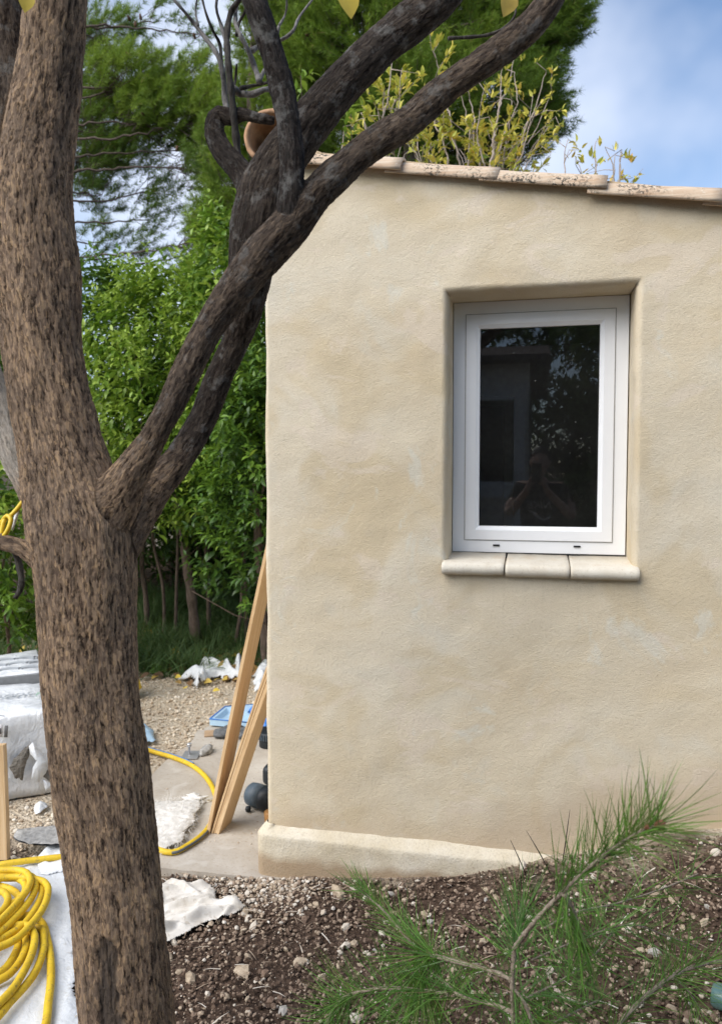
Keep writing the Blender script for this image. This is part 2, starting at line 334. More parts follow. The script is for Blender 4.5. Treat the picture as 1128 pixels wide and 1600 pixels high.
m = Mat('film_wrap', .25, .5); p = m.pos(); c = m.ramp(m.noise(p, 9, 5, .6, 1.2), [(.35, (.66, .68, .70)), (.65, (.86, .87, .88))]); m.P(Base_Color=c); m.bump(m.noise(m.scale(p, (1, 1, .6)), 16, 5, .6, 1.5), .6, .018); M['film'] = m.m
m = Mat('mineral_wool', .98, .05); p = m.pos(); c = m.ramp(m.noise(m.scale(p, (1, 1, 4)), 35, 5, .7), [(.3, (.13, .12, .10)), (.7, (.36, .33, .29))]); m.P(Base_Color=c); m.bump(m.noise(p, 80, 4), 1., .02); M['wool'] = m.m
m = Mat('fibre_mat', .98, .05); p = m.pos(); c = m.ramp(m.noise(p, 60, 5, .7), [(.3, (.62, .59, .54)), (.7, (.82, .80, .76))]); m.P(Base_Color=c); m.bump(m.noise(p, 120, 4, .8), .5, .006); M['fibre'] = m.m
plain('pale_blue_film', (.42, .60, .76), .3, .5, .12, 12); plain('blue_print', (.05, .19, .55), .4); plain('glove_grey', (.13, .135, .14), .9, .1, .3, 60, .006)
plain('tool_blue', (.075, .10, .125), .5, .35, .2, 40); plain('tool_dark', (.02, .024, .028), .45); plain('orange_brown', (.33, .17, .06), .5); plain('steel', (.55, .56, .58), .35, .5); M['steel'].node_tree.nodes['Principled BSDF'].inputs['Metallic'].default_value = .6
plain('grey_mortar', (.36, .35, .33), .95, .1, .3, 50, .012); plain('grey_pan', (.24, .245, .25), .6); plain('print_grey', (.40, .42, .44), .5); plain('print_green', (.30, .45, .34), .5); plain('print_dark', (.16, .16, .16), .6)
plain('yellow_sack', (.72, .50, .03), .4, .4, .1); plain('cardboard', (.42, .29, .18), .85)
plain('house_wall', (.74, .70, .66), .9); plain('roof_tile_far', (.13, .10, .085), .9); plain('door_white', (.72, .72, .72), .4); plain('far_glass', (.04, .045, .05), .1, .5)
plain('skin', (.50, .31, .23), .55, .4, .08); plain('hair', (.018, .013, .010), .5); plain('tee_black', (.012, .012, .014), .9); plain('trousers', (.055, .065, .09), .9); plain('shoe', (.10, .10, .10), .7); plain('phone_black', (.01, .01, .012), .2, .5); plain('print_white', (.75, .75, .75), .7)
plain('wall_far', (.50, .45, .39), .9, .2, .15, 6)
plain('pine_cone', (.10, .055, .03), .8); plain('bud_brown', (.20, .085, .05), .7)

# ------------------------------------------------------------------ ground
GX = [-12, -1.3, -1.03, -.66, -.31, .04, .38, .65, 1.2, 2.5, 12]; GZ = [-.03, -.03, -.012, .036, .078, .185, .278, .352, .47, .70, .9]
def gz(x, y):
    x = np.asarray(x, float); y = np.asarray(y, float)
    front = np.interp(x, GX, GZ) * np.clip(1 + .25 * np.minimum(y, 0), .3, 1)
    back = -.012 + .16 * np.clip(y - 2.9, 0, 5) + .03 * np.clip(y - 9, 0, 30)
    t = smooth01(y, 0., .15); side = 1 - smooth01(x, -1.0, -.6)
    return front * (1 - t * side) + back * t * side + (1 - side) * t * (back - back)
def bump_h(x, y):
    s = np.array([fbm((a * 3.1, b * 3.1, 4.), 4) for a, b in zip(np.ravel(x), np.ravel(y))]).reshape(np.shape(x)); return s
xs = np.concatenate([np.linspace(-9, -3.2, 60, False), np.linspace(-3.2, 1.6, 190, False), np.linspace(1.6, 6, 40)])
ys = np.concatenate([np.linspace(-12, -1.4, 40, False), np.linspace(-1.4, .2, 70, False), np.linspace(.2, 4.2, 100, False), np.linspace(4.2, 14, 50)])
X, Y = np.meshgrid(xs, ys); Z = gz(X, Y)
amp = .012 * np.where(Y < .05, 1, .35) + .02 * smooth01(Y, 3.4, 5)
Z = Z + bump_h(X, Y) * amp
nx, ny = len(xs), len(ys); I = np.arange(nx * ny).reshape(ny, nx)
Fq = np.stack([I[:-1, :-1], I[:-1, 1:], I[1:, 1:], I[1:, :-1]], -1).reshape(-1, 4)
ground = tag(obj('ground', np_mesh('ground', np.stack([X, Y, Z], -1).reshape(-1, 3), Fq), M['ground']), kind='structure')
tr_ = MB(); tr_.add([(-600, -600, -.35), (600, -600, -.35), (600, 600, -.35), (-600, 600, -.35)], [(0, 1, 2, 3)])
tag(obj('terrain', tr_.mesh('terrain'), M['ground']), kind='structure')
def grid_patch(x0, x1, y0, y1, n, m_): return np.meshgrid(np.linspace(x0, x1, n), np.linspace(y0, y1, m_))
# slab: front edge and left edge a little ragged
sx0, sx1, sy0, sy1 = -1.98, 2.2, -.055, 1.62
ex = np.linspace(sx0, -.6, 60); fy = np.array([sy0 + .02 * fbm((x * 4, 1, 0)) - .05 * max(0, (-1.06 - x)) for x in ex])
top = [(x, y, 0.0) for x, y in zip(ex, fy)] + [(-.6, sy1, 0.0)] + [(x, sy1 + .09 * fbm((x * 3, 7, 0)), 0.0) for x in np.linspace(-.7, sx0, 30)] + [(sx0 + .05 * fbm((3, y * 3, 0)), y, 0.0) for y in np.linspace(sy1 - .03, sy0 + .06, 30)]
n_ = len(top); sb = MB(); sb.add(top + [(x, y, -.14) for x, y, _ in top], [tuple(range(n_))] + [(i, i + n_, (i + 1) % n_ + n_, (i + 1) % n_) for i in range(n_)])
slab = tag(obj('concrete_slab', sb.mesh('concrete_slab', False), M['concrete']), kind='structure')

# ------------------------------------------------------------------ cabin
XL, XR, YB = -1.033, 2.2, 2.3
def zroof(x): return 2.696 - .183 * (x + .551)          # underside of the verge tiles
cabin = tag(empty('garden_cabin', (XL, 0, 0)), 'small beige rendered cabin with a white window and tiled sloping roof', 'cabin')
ox0, ox1, oz0, oz1 = -.344, .352, 1.238, 2.270       # opening in the wall face
rc = .02
us = sorted(set(np.round(np.concatenate([np.linspace(-YB, -.06, 40), np.linspace(-.05, -rc, 4), [-rc * .5, 0, ], [rc * .5, rc], np.linspace(.04, ox0 - XL, 46), np.linspace(ox0 - XL, ox1 - XL, 46), np.linspace(ox1 - XL, XR - XL, 80), [.024, .03, ox0 - XL - .004, ox0 - XL - .009, ox1 - XL + .004, ox1 - XL + .009]]), 5)))
zs = sorted(set(np.round(np.concatenate([np.linspace(-.25, oz0, 92), np.linspace(oz0, oz1, 66), np.linspace(oz1, 3.0, 52), [oz0 - .004, oz0 - .009, oz1 + .004, oz1 + .009]]), 5)))
def wall_xy(u):
    if u >= rc: return XL + u, 0., (0, -1)
    if u <= -rc: return XL, -u, (-1, 0)
    a = (u / rc + 1) / 2 * math.pi / 2; R_ = rc
    return XL + R_ - R_ * math.cos(a), R_ - R_ * math.sin(a), (-math.cos(a), -math.sin(a))
V = []; ui = {}
for j, zz in enumerate(zs):
    for i, u in enumerate(us):
        x, y, nrm = wall_xy(u); zt = zroof(x) + .02
        d = .006 * fbm((u * 2.2, zz * 2.2, 0), 3) + .002 * fbm((u * 11, zz * 11, 3), 3)
        x += nrm[0] * d; y += nrm[1] * d
        V.append((x, y, min(zz, zt)))
nu = len(us); F = []
iu0 = min(range(nu), key=lambda i: abs(us[i] - (ox0 - XL))); iu1 = min(range(nu), key=lambda i: abs(us[i] - (ox1 - XL)))
jz0 = min(range(len(zs)), key=lambda j: abs(zs[j] - oz0)); jz1 = min(range(len(zs)), key=lambda j: abs(zs[j] - oz1))
for j in range(len(zs) - 1):
    for i in range(nu - 1):
        if iu0 <= i < iu1 and jz0 <= j < jz1: continue
        a = j * nu + i
        if V[a][2] >= V[a + nu][2] - 1e-6 and V[a + 1][2] >= V[a + nu + 1][2] - 1e-6: continue
        F.append((a, a + 1, a + nu + 1, a + nu))
loop = [(i, jz0) for i in range(iu0, iu1)] + [(iu1, j) for j in range(jz0, jz1)] + [(i, jz1) for i in range(iu1, iu0, -1)] + [(iu0, j) for j in range(jz1, jz0, -1)]
prev = [j * nu + i for i, j in loop]
cxo, czo = (ox0 + ox1) / 2, (oz0 + oz1) / 2
prof = [(.004, .0008), (.009, .0035), (.0135, .009), (.017, .017), (.0195, .028), (.0205, .05), (.0215, .10), (.022, .172), (.022, .26)]
for k, (ins, dep) in enumerate(prof):
    cur = []
    for (i, j), p0 in zip(loop, [j * nu + i for i, j in loop]):
        x, y, zz = V[p0]
        ix = ins if i == iu0 else (-ins if i == iu1 else 0); iz = ins if j == jz0 else (-ins if j == jz1 else 0)
        wv = (.005 * fbm((x * 4, zz * 4, 5.), 2) + .003 * fbm((x * 16, zz * 16, 5.), 3)) * (1 if k < 6 else .3) - (.006 * (.5 - (x - ox0) / (ox1 - ox0)) if j == jz1 and k < 6 else 0)
        wv = abs(wv) * min(1, k / 4); cur.append(len(V)); V.append((x + ix + (wv if i == iu0 else -wv if i == iu1 else 0), dep + y * max(0, 1 - k / 5) + .0012 * fbm((x * 20, zz * 20, k * .3)), zz + iz + (wv if j == jz0 else -wv if j == jz1 else 0)))
    L = len(loop)
    for q in range(L): F.append((prev[q], prev[(q + 1) % L], cur[(q + 1) % L], cur[q]))
    prev = cur
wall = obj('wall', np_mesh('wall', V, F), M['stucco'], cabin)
bw = MB(); th = .26                                          # the two walls that do not show, and the room behind the window
bw.box((XL + .02, YB - .2, -.2), (XR, YB, zroof(XR) - .02)); bw.box((XR - .2, .002, -.2), (XR + .002, YB - .2, zroof(XR) - .02))
obj('rear_wall', bw.mesh('rear_wall', False), M['stucco'], cabin)
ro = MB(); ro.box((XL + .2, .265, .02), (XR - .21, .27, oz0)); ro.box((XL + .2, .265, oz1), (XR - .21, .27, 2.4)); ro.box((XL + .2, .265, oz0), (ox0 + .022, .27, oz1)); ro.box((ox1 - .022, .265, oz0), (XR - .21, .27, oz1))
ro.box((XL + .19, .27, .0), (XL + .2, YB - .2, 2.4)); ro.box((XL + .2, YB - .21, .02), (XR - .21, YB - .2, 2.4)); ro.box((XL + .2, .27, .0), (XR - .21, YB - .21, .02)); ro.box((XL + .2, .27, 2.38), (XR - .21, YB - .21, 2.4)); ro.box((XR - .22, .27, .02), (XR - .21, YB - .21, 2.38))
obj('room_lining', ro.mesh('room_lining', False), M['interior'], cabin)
# plinth
pl = MB(); path = [(XL - .036, y) for y in np.linspace(1.9, .0, 40)] + [(XL - .036 + .036 * (1 - math.cos(a)), -.036 * math.sin(a)) for a in np.linspace(.3, math.pi / 2, 5)] + [(x, -.038) for x in np.linspace(XL + .03, .75, 110)]
prof = [(.0, -.2), (.002, .0), (.001, .08), (.0, .145), (.001, .158), (.003, .163), (.007, .167), (.020, .178), (.034, .189), (.045, .197)]
V = []; F = []
for i, (x, y) in enumerate(path):
    nx_, ny_ = (1, 0) if (y > .0 and x < XL) else ((.7, .7) if x < XL + .01 else (0, 1))
    s_ = i * .02
    for k, (d, zz) in enumerate(prof):
        dd_ = d + .004 * fbm((x * 6, y * 6, zz * 8 + 2), 3) + .002 * fbm((x * 30, y * 30, zz * 30), 3); dz = (.004 * fbm((x * 4, y * 4, 9), 3) + .002 * fbm((x * 25, y * 25, 9), 3)) if k > 2 else 0
        V.append((x + nx_ * dd_, y + ny_ * dd_, zz + dz))
K = len(prof)
for i in range(len(path) - 1):
    for k in range(K - 1): F.append((i * K + k, (i + 1) * K + k, (i + 1) * K + k + 1, i * K + k + 1))
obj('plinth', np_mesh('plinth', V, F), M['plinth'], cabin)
# window
def ring(mb, o, i, yo, yi):
    (a0, b0, a1, b1), (c0, d0, c1, d1) = o, i
    mb.add([(a0, yo, b0), (a1, yo, b0), (a1, yo, b1), (a0, yo, b1), (c0, yi, d0), (c1, yi, d0), (c1, yi, d1), (c0, yi, d1)], [(0, 1, 5, 4), (1, 2, 6, 5), (2, 3, 7, 6), (3, 0, 4, 7)])
def rect(o, d): return (o[0] + d, o[1] + d, o[2] - d, o[3] - d)
WO = (-.3195, 1.284, .3255, 2.2465)
def profile_ring(mb, outer, steps):
    for (d0, y0), (d1, y1) in zip(steps, steps[1:]): ring(mb, rect(outer, d0), rect(outer, d1), y0, y1)
wf = MB(); profile_ring(wf, WO, [(0, .24), (0, .171), (.0015, .1695), (.044, .1695), (.0455, .171), (.0455, .235), (0, .24)])
window = obj('window', wf.mesh('window', False), M['pvc'], cabin)
tag(window, 'white plastic framed casement window with dark glass')
sw = MB(); S = rect(WO, .0485)
profile_ring(sw, S, [(0, .225), (0, .1655), (.0015, .164), (.038, .164), (.0395, .1652), (.043, .168), (.052, .1735), (.0535, .176), (.0535, .215), (0, .225)])
sash = obj('sash', sw.mesh('sash', False), M['pvc'], window)
gp = MB(); G = rect(S, .0515); gp.add([(G[0], .186, G[1]), (G[2], .186, G[1]), (G[2], .186, G[3]), (G[0], .186, G[3])], [(0, 1, 2, 3)])
gb = obj('pane', gp.mesh('pane', False), M['glass'], window)
gs = MB(); profile_ring(gs, rect(S, .0505), [(0, .1845), (.0035, .1845), (.0035, .188), (0, .188)]); obj('glazing_seal', gs.mesh('seal', False), M['dark_seal'], window)
gk = MB(); profile_ring(gk, rect(WO, .0440), [(0, .1705), (.0060, .1705), (.0060, .18), (0, .18)]); obj('frame_gasket', gk.mesh('gasket', False), plain('gasket_grey', (.42, .42, .43), .6), window)
for px, py in ((775, 852), (901, 854)):
    q = PY(px, py, .169); d = MB(); d.box((q[0] - .0125, .1655, q[2] - .0032), (q[0] + .0125, .1725, q[2] + .0032)); obj('drain_slot', d.mesh('slot', False), M['black_rubber'], window)
wb = MB(); wb.box((WO[0], .172, 1.262), (WO[2], .24, 1.2825)); obj('sill_gasket', wb.mesh('sill_gasket', False), M['dark_seal'], window)
# sill tiles
for x0, x1, dz in ((-.338, -.1125, .0), (-.107, .1165, -.003), (.1205, .353, -.004)):
    pr = [(.172, 1.2825), (.02, 1.2685), (-.012, 1.265), (-.026, 1.262), (-.036, 1.254), (-.040, 1.243), (-.038, 1.231), (-.030, 1.222), (-.018, 1.2185), (.01, 1.218), (.01, 1.20), (.172, 1.20)]
    xs_ = [x0, x0 + .0035, *np.linspace(x0 + .012, x1 - .012, 14), x1 - .0035, x1]; V = []; F = []; K = len(pr)
    for i, x in enumerate(xs_):
        ins = .0035 if i in (0, len(xs_) - 1) else 0
        for k, (y, zz) in enumerate(pr):
            wv = .0018 * fbm((x * 14, y * 14, zz * 14), 3)
            V.append((x, y + ins * (1 if y < 0 else 0) + (wv if y < .0 else 0), zz + dz + wv + (-ins if zz > 1.24 else ins)))
    for i in range(len(xs_) - 1):
        for k in range(K): F.append((i * K + k, (i + 1) * K + k, (i + 1) * K + (k + 1) % K, i * K + (k + 1) % K))
    F += [tuple(range(K))[::-1], tuple(range((len(xs_) - 1) * K, len(xs_) * K))]
    obj('sill_tile', np_mesh('sill_tile', V, F), M['sill'], cabin)
# inside the room: a white glazed door in the far left
dr = MB(); fr_ = (-.60, .25, -.14, 2.05)
profile_ring(dr, fr_, [(0, 1.95), (0, 1.90), (.055, 1.90), (.055, 1.95)]); dr.box((fr_[0] + .05, 1.905, 1.15), (fr_[2] - .05, 1.945, 1.24)); dr.box((fr_[0] + .05, 1.92, .30), (fr_[2] - .05, 1.94, 1.15))
obj('inner_door', dr.mesh('inner_door', False), M['door_white'], cabin)
# roof
rd = MB(); rd.add([(XL + .0, .0, zroof(XL) + .02), (XR, .0, zroof(XR) + .02), (XR, YB, zroof(XR) + .02), (XL, YB, zroof(XL) + .02), (XL, .0, zroof(XL) + .05), (XR, .0, zroof(XR) + .05), (XR, YB, zroof(XR) + .05), (XL, YB, zroof(XL) + .05)],
    [(0, 3, 2, 1), (4, 5, 6, 7), (0, 1, 5, 4), (1, 2, 6, 5), (2, 3, 7, 6), (3, 0, 4, 7)])
roof = obj('roof', rd.mesh('roof', False), M['mortar'], cabin)
def barrel(L, r0, r1, th=.013, a0=0, a1=180, n=14, seed=0):
    V = []; F = []; ms = 10
    for j in range(ms + 1):
        t = j / ms; r = r0 * (1 - t) + r1 * t
        for sgn in (0, 1):
            for i in range(n + 1):
                a = rad(a0 + (a1 - a0) * i / n); rr = r - (th if sgn else 0) + .0025 * fbm((t * 6, a * 2, seed + sgn), 3)
                V.append((t * L + .004 * fbm((a * 3, seed, t)) * (1 if j in (0, ms) else 0), -rr * math.cos(a), rr * math.sin(a)))
    W = 2 * (n + 1)
    for j in range(ms):
        for i in range(n): F.append((j * W + i, (j + 1) * W + i, (j + 1) * W + i + 1, j * W + i + 1)); F.append((j * W + n + 1 + i, j * W + n + 2 + i, (j + 1) * W + n + 2 + i, (j + 1) * W + n + 1 + i))
        F.append((j * W, j * W + n + 1, (j + 1) * W + n + 1, (j + 1) * W)); F.append((j * W + n, (j + 1) * W + n, (j + 1) * W + 2 * n + 1, j * W + 2 * n + 1))
    for j in (0, ms):
        for i in range(n): q = (j * W + i, j * W + i + 1, j * W + n + 2 + i, j * W + n + 1 + i); F.append(q if j == 0 else q[::-1])
    return np_mesh('barrel_tile', V, F)
sl_a = math.atan(.183)
joints = [-.85, -.493, -.150, .218, .59, .96, 1.33, 1.70, 2.07]
for k in range(len(joints) - 1):
    xa, xb = joints[k], joints[k + 1]; L = (xb - xa) / math.cos(sl_a) + .06
    o = obj('verge_tile', barrel(L, .046, .055, .010, -2, 182, 16, k * 3.3), M['terracotta'], roof, rel=False)
    wz = zroof(xa - .055) - .004 + .004 * ((k * 7) % 3 - 1)
    o.matrix_parent_inverse = Matrix.Translation(-Vector(parent_world(roof)))
    o.location = (xa - .06, .010 + .004 * ((k * 5) % 3 - 1), wz); o.rotation_euler = (rad(2), sl_a - .028, rad((-.6, .5, -.4)[k % 3]))
tm = barrel(.40, .07, .078, .013, 0, 180, 8, 50.)
for r_ in range(1, 10):
    for k in range(8):
        o = obj('roof_tile', tm, None, roof, rel=False); tm.materials.clear() if not tm.materials else None
        if not tm.materials: tm.materials.append(M['terracotta'])
        xa = -.95 + k * .36; o.matrix_parent_inverse = Matrix.Translation(-Vector(parent_world(roof)))
        o.location = (xa, .03 + r_ * .235, zroof(xa) + .055); o.rotation_euler = (0, sl_a - .03, 0)
rm = barrel(.42, .098, .090, .015, -20, 170, 16, 77.); rm.materials.append(plain('ridge_terracotta', (.42, .25, .145), .85, .2, .25, 25, .004))
for k in range(6):
    o = obj('ridge_tile', rm, None, roof, rel=False); o.matrix_parent_inverse = Matrix.Translation(-Vector(parent_world(roof)))
    o.location = (-.985, -.065 + k * .36, 2.845 - .004 * k); o.rotation_euler = (rad(0), rad(-40), rad(90)) ; o.rotation_mode = 'XYZ'
    o.rotation_euler = (Matrix.Rotation(rad(-64), 3, 'Y') @ Matrix.Rotation(rad(90), 3, 'Z')).to_euler()
mo = MB(); V = []
for j in range(5):
    for i in range(9):
        a = rad(-70 + 215 * i / 8); V.append((-.935 + (.045 + .006 * fbm((i, j, 0))) * math.cos(a), -.04 + .1 * j, 2.815 + .07 * math.sin(a) + .004 * fbm((i, j, 3))))
F = [(j * 9 + i, j * 9 + i + 1, (j + 1) * 9 + i + 1, (j + 1) * 9 + i) for j in range(4) for i in range(8)] + [tuple(range(9))[::-1]]
obj('ridge_mortar', np_mesh('ridge_mortar', V, F), M['mortar'], roof)
cap = MB(); cap.add([(XL, -.004, zroof(XL) - .06), (-.80, -.004, zroof(-.8)), (-.80, -.004, zroof(-.8) + .05), (XL + .03, -.004, zroof(XL) + .10), (XL, .2, zroof(XL) - .06), (-.80, .2, zroof(-.8)), (-.80, .2, zroof(-.8) + .05), (XL + .03, .2, zroof(XL) + .10)],
    [(0, 1, 2, 3), (4, 7, 6, 5), (0, 4, 5, 1), (1, 5, 6, 2), (2, 6, 7, 3), (3, 7, 4, 0)]); obj('verge_mortar', cap.mesh('verge_mortar', False), M['mortar'], roof)

# ------------------------------------------------------------------ the tree in front
def limb(pix, step=.012):
    pts = [P(x, y, d) for x, y, wd, d in pix]; r = [.93 * wd / 2 / FPX * d for x, y, wd, d in pix]
    return catmull(pts, r, step)
base = np.array([P(215, 1900, 1.76), P(207, 1700, 1.755)])
LIMBS = [  # pixel, pixel, width in pixels, distance along the axis; last value: bark tone 0 brown .. 1 blackish
    ([(228, 2080, 250, 1.78), (222, 1960, 200, 1.77), (212, 1800, 164, 1.76), (203, 1680, 150, 1.75), (197, 1600, 148, 1.75), (190, 1500, 150, 1.75), (183, 1400, 152, 1.75), (172, 1300, 150, 1.75), (157, 1200, 152, 1.75), (144, 1100, 150, 1.75), (136, 1000, 152, 1.75), (133, 900, 164, 1.75), (128, 830, 172, 1.75), (112, 760, 150, 1.75), (96, 690, 128, 1.75), (80, 610, 124, 1.75), (68, 520, 128, 1.75), (58, 420, 134, 1.75), (50, 310, 132, 1.75), (60, 215, 112, 1.75), (78, 100, 100, 1.74), (90, 0, 98, 1.72), (104, -120, 92, 1.70), (118, -300, 80, 1.66)], 0.0),
    ([(40, 330, 104, 1.75), (18, 215, 92, 1.77), (4, 100, 82, 1.79), (-6, 0, 80, 1.80), (-22, -140, 74, 1.82), (-40, -300, 66, 1.85)], .8),
    ([(75, 800, 60, 1.82), (46, 752, 48, 1.88), (24, 706, 46, 1.91), (6, 655, 46, 1.94), (-12, 605, 48, 1.97), (-36, 545, 50, 1.99), (-80, 440, 54, 2.02), (-170, 270, 46, 2.1), (-230, 60, 40, 2.2), (-330, -160, 30, 2.3), (-400, -420, 22, 2.4)], .15),
    ([(70, 880, 40, 1.76), (38, 858, 26, 1.77), (0, 846, 24, 1.79), (-60, 836, 22, 1.82), (-140, 800, 18, 1.86), (-240, 770, 14, 1.9), (-340, 700, 9, 1.95), (-400, 640, 4, 2.0)], .2),
    ([(120, 870, 120, 1.75), (150, 822, 112, 1.74), (178, 782, 86, 1.72), (200, 748, 62, 1.70), (219, 718, 50, 1.69), (240, 685, 43, 1.68), (266, 636, 43, 1.67), (294, 577, 46, 1.67), (329, 508, 48, 1.67), (368, 452, 58, 1.67), (410, 398, 66, 1.67), (452, 352, 68, 1.67), (497, 300, 54, 1.66), (560, 243, 48, 1.66), (600, 214, 50, 1.65), (642, 186, 47, 1.65), (680, 152, 49, 1.65), (718, 124, 46, 1.64), (788, 74, 46, 1.63), (836, 32, 42, 1.62), (868, -22, 40, 1.61), (890, -120, 36, 1.58)], .8),
    ([(135, 890, 130, 1.77), (178, 835, 108, 1.79), (216, 790, 78, 1.81), (248, 752, 58, 1.83), (283, 714, 45, 1.86), (317, 657, 43, 1.88), (342, 596, 44, 1.87), (367, 538, 44, 1.85), (384, 480, 52, 1.80), (392, 420, 70, 1.77), (401, 355, 84, 1.75), (414, 300, 82, 1.75), (440, 252, 74, 1.75), (478, 200, 66, 1.75), (530, 140, 64, 1.75), (565, 104, 66, 1.75), (598, 72, 61, 1.75), (640, 38, 64, 1.75), (680, 6, 60, 1.75), (730, -50, 56, 1.75), (830, -150, 54, 1.74)], .92),
    ([(105, 775, 90, 1.77), (140, 770, 78, 1.775), (172, 776, 66, 1.78), (196, 790, 46, 1.785)], .0),
    ([(452, 350, 50, 1.66), (454, 300, 40, 1.64), (455, 250, 37, 1.63), (449, 190, 37, 1.62), (438, 130, 38, 1.61), (422, 75, 38, 1.60), (404, 25, 40, 1.59), (390, -25, 40, 1.58), (360, -130, 36, 1.55)], 1.),
    ([(402, 310, 60, 1.78), (384, 278, 42, 1.80), (362, 250, 37, 1.81), (341, 224, 33, 1.82), (334, 196, 29, 1.82), (345, 180, 27, 1.82), (362, 184, 24, 1.81), (378, 178, 21, 1.80), (400, 184, 17, 1.79), (428, 189, 13, 1.78)], .95),
]
mb = MB(); CL = []
for pix, tone in LIMBS:
    pts, r = limb(pix); mb.tube(pts, r, 20)
    T, N, B = frames(pts); s = np.concatenate([[0], np.cumsum(np.linalg.norm(np.diff(pts, axis=0), axis=1))])
    CL.append((pts, r, T, N, B, s + len(CL) * 3.7, np.full(len(pts), tone), np.full(len(pts), 1. if len(CL) == 2 else 0.)))
for q in range(0): pass
tmp = bpy.data.objects.new('tmp', mb.mesh('tmp', tint=False)); COL.objects.link(tmp)
md = tmp.modifiers.new('r', 'REMESH'); md.mode = 'VOXEL'; md.voxel_size = .0036
md = tmp.modifiers.new('s', 'SMOOTH'); md.factor = .5; md.iterations = 12
dg = bpy.context.evaluated_depsgraph_get(); me = bpy.data.meshes.new_from_object(tmp.evaluated_get(dg)); bpy.data.objects.remove(tmp)
nv = len(me.vertices); V = np.empty(nv * 3, np.float32); me.vertices.foreach_get('co', V); V = V.reshape(-1, 3).astype(float)
nrm = np.empty(nv * 3, np.float32); me.vertices.foreach_get('normal', nrm); nrm = nrm.reshape(-1, 3)
A = [np.concatenate([c[i] for c in CL]) for i in range(8)]
best = np.empty(nv, int)
for i in range(0, nv, 8000):
    v = V[i:i + 8000]; d2 = (v ** 2).sum(1)[:, None] - 2 * v @ A[0].T + (A[0] ** 2).sum(1)[None]
    best[i:i + 8000] = np.argmin(np.sqrt(np.maximum(d2, 0)) - A[1][None], axis=1)
rel = V - A[0][best]; along = (rel * A[2][best]).sum(1)
co = np.stack([(rel * A[3][best]).sum(1) + 7 * A[6][best], (rel * A[4][best]).sum(1), A[5][best] + along], 1)
# tone drifts: upper limbs blacker towards their ends, trunk stays brown near the fork
tone = A[6][best].copy()
fork = P(195, 785, 1.74); df = np.linalg.norm(V - fork, axis=1); tone *= smooth01(df, .02, .24)
scarA, scarB = P(168, 1470, 1.66), P(182, 1720, 1.66)
ab = scarB - scarA; tt = np.clip(((V - scarA) @ ab) / (ab @ ab), 0, 1); ds = np.linalg.norm(V - (scarA + tt[:, None] * ab), axis=1)
wv = np.array([fbm((v[0] * 25, v[1] * 25, v[2] * 12), 3) for v in V[ds < .08]]) if (ds < .08).any() else []
dsn = ds.copy(); dsn[ds < .08] += .022 * np.asarray(wv)
scar = 1 - smooth01(dsn, .016, .032)
# slow swellings and flutes
low = np.array([mnoise.noise(Vector((c[0] * 16, c[1] * 16, c[2] * 4))) for c in co]); low2 = np.array([mnoise.noise(Vector((c[0] * 45, c[1] * 45, c[2] * 14 + 9))) for c in co])
V = V + nrm * (low * .0075 * np.clip(A[1][best] / .06, .4, 1.4) + low2 * .0025)[:, None] - nrm * (scar * .006)[:, None]
me.vertices.foreach_set('co', V.astype(np.float32).ravel())
for nme, typ, data in (('bark_co', 'FLOAT_VECTOR', co), ('tone', 'FLOAT', tone), ('scar', 'FLOAT', scar), ('pale', 'FLOAT', A[7][best] * smooth01(along + A[5][best] - 2 * 3.7, .05, .16))):
    a = me.attributes.new(nme, typ, 'POINT'); a.data.foreach_set('vector' if typ == 'FLOAT_VECTOR' else 'value', data.astype(np.float32).ravel())
me.polygons.foreach_set('use_smooth', np.full(len(me.polygons), True)); me.update()
tree = tag(empty('broadleaf_tree', (A[0][0][0], A[0][0][1], 0)), 'forked tree with flaky brown bark standing in front of the cabin', 'tree')
obj('trunk', me, M['bark'], tree)
TW = [([(374, 285), (371, 235), (364, 165), (357, 100), (355, 55), (361, 20), (377, -5), (390, -40)], 13, 7, 1.79, 'twig_dark'),
      ([(358, 190), (352, 155), (349, 118), (340, 86), (318, 55), (300, 32), (285, 14), (262, -12)], 11, 4, 1.82, 'twig_grey'),
      ([(346, 105), (344, 70), (333, 48), (322, 20), (312, -20)], 6, 3, 1.82, 'twig_dark'),
      ([(406, 128), (398, 105), (388, 78), (374, 52), (368, 30), (374, -10)], 10, 5, 1.80, 'twig_grey'),
      ([(364, 138), (376, 146), (396, 147), (412, 140), (428, 140)], 12, 8, 1.81, 'twig_grey'), ([(376, 138), (400, 133), (418, 129)], 7, 4, 1.80, 'twig_dark'),
      ([(392, 80), (410, 70), (440, 62), (458, 48), (468, 26), (492, -5)], 8, 3, 1.81, 'twig_grey'), ([(436, 40), (446, 22), (448, 0), (440, -20)], 4, 2, 1.80, 'twig_grey'),
      ([(370, 55), (374, 35), (384, 14), (380, -15)], 6, 3, 1.78, 'twig_dark'), ([(356, 75), (346, 40), (338, 10), (345, -25)], 7, 3, 1.80, 'twig_grey'),
      ([(310, 40), (306, 15), (312, -20)], 4, 2, 1.83, 'twig_grey'), ([(404, 128), (420, 95), (432, 60), (436, 40)], 7, 4, 1.80, 'twig_grey'), ([(362, 150), (368, 125), (370, 100)], 6, 3, 1.80, 'twig_dark'),
      ([(20, 850), (30, 880), (34, 915), (24, 935)], 12, 8, 1.9, 'twig_dark'), ([(700, 60), (760, 55), (792, 40), (805, 20), (800, -6)], 6, 3, 2.0, 'twig_dark')]
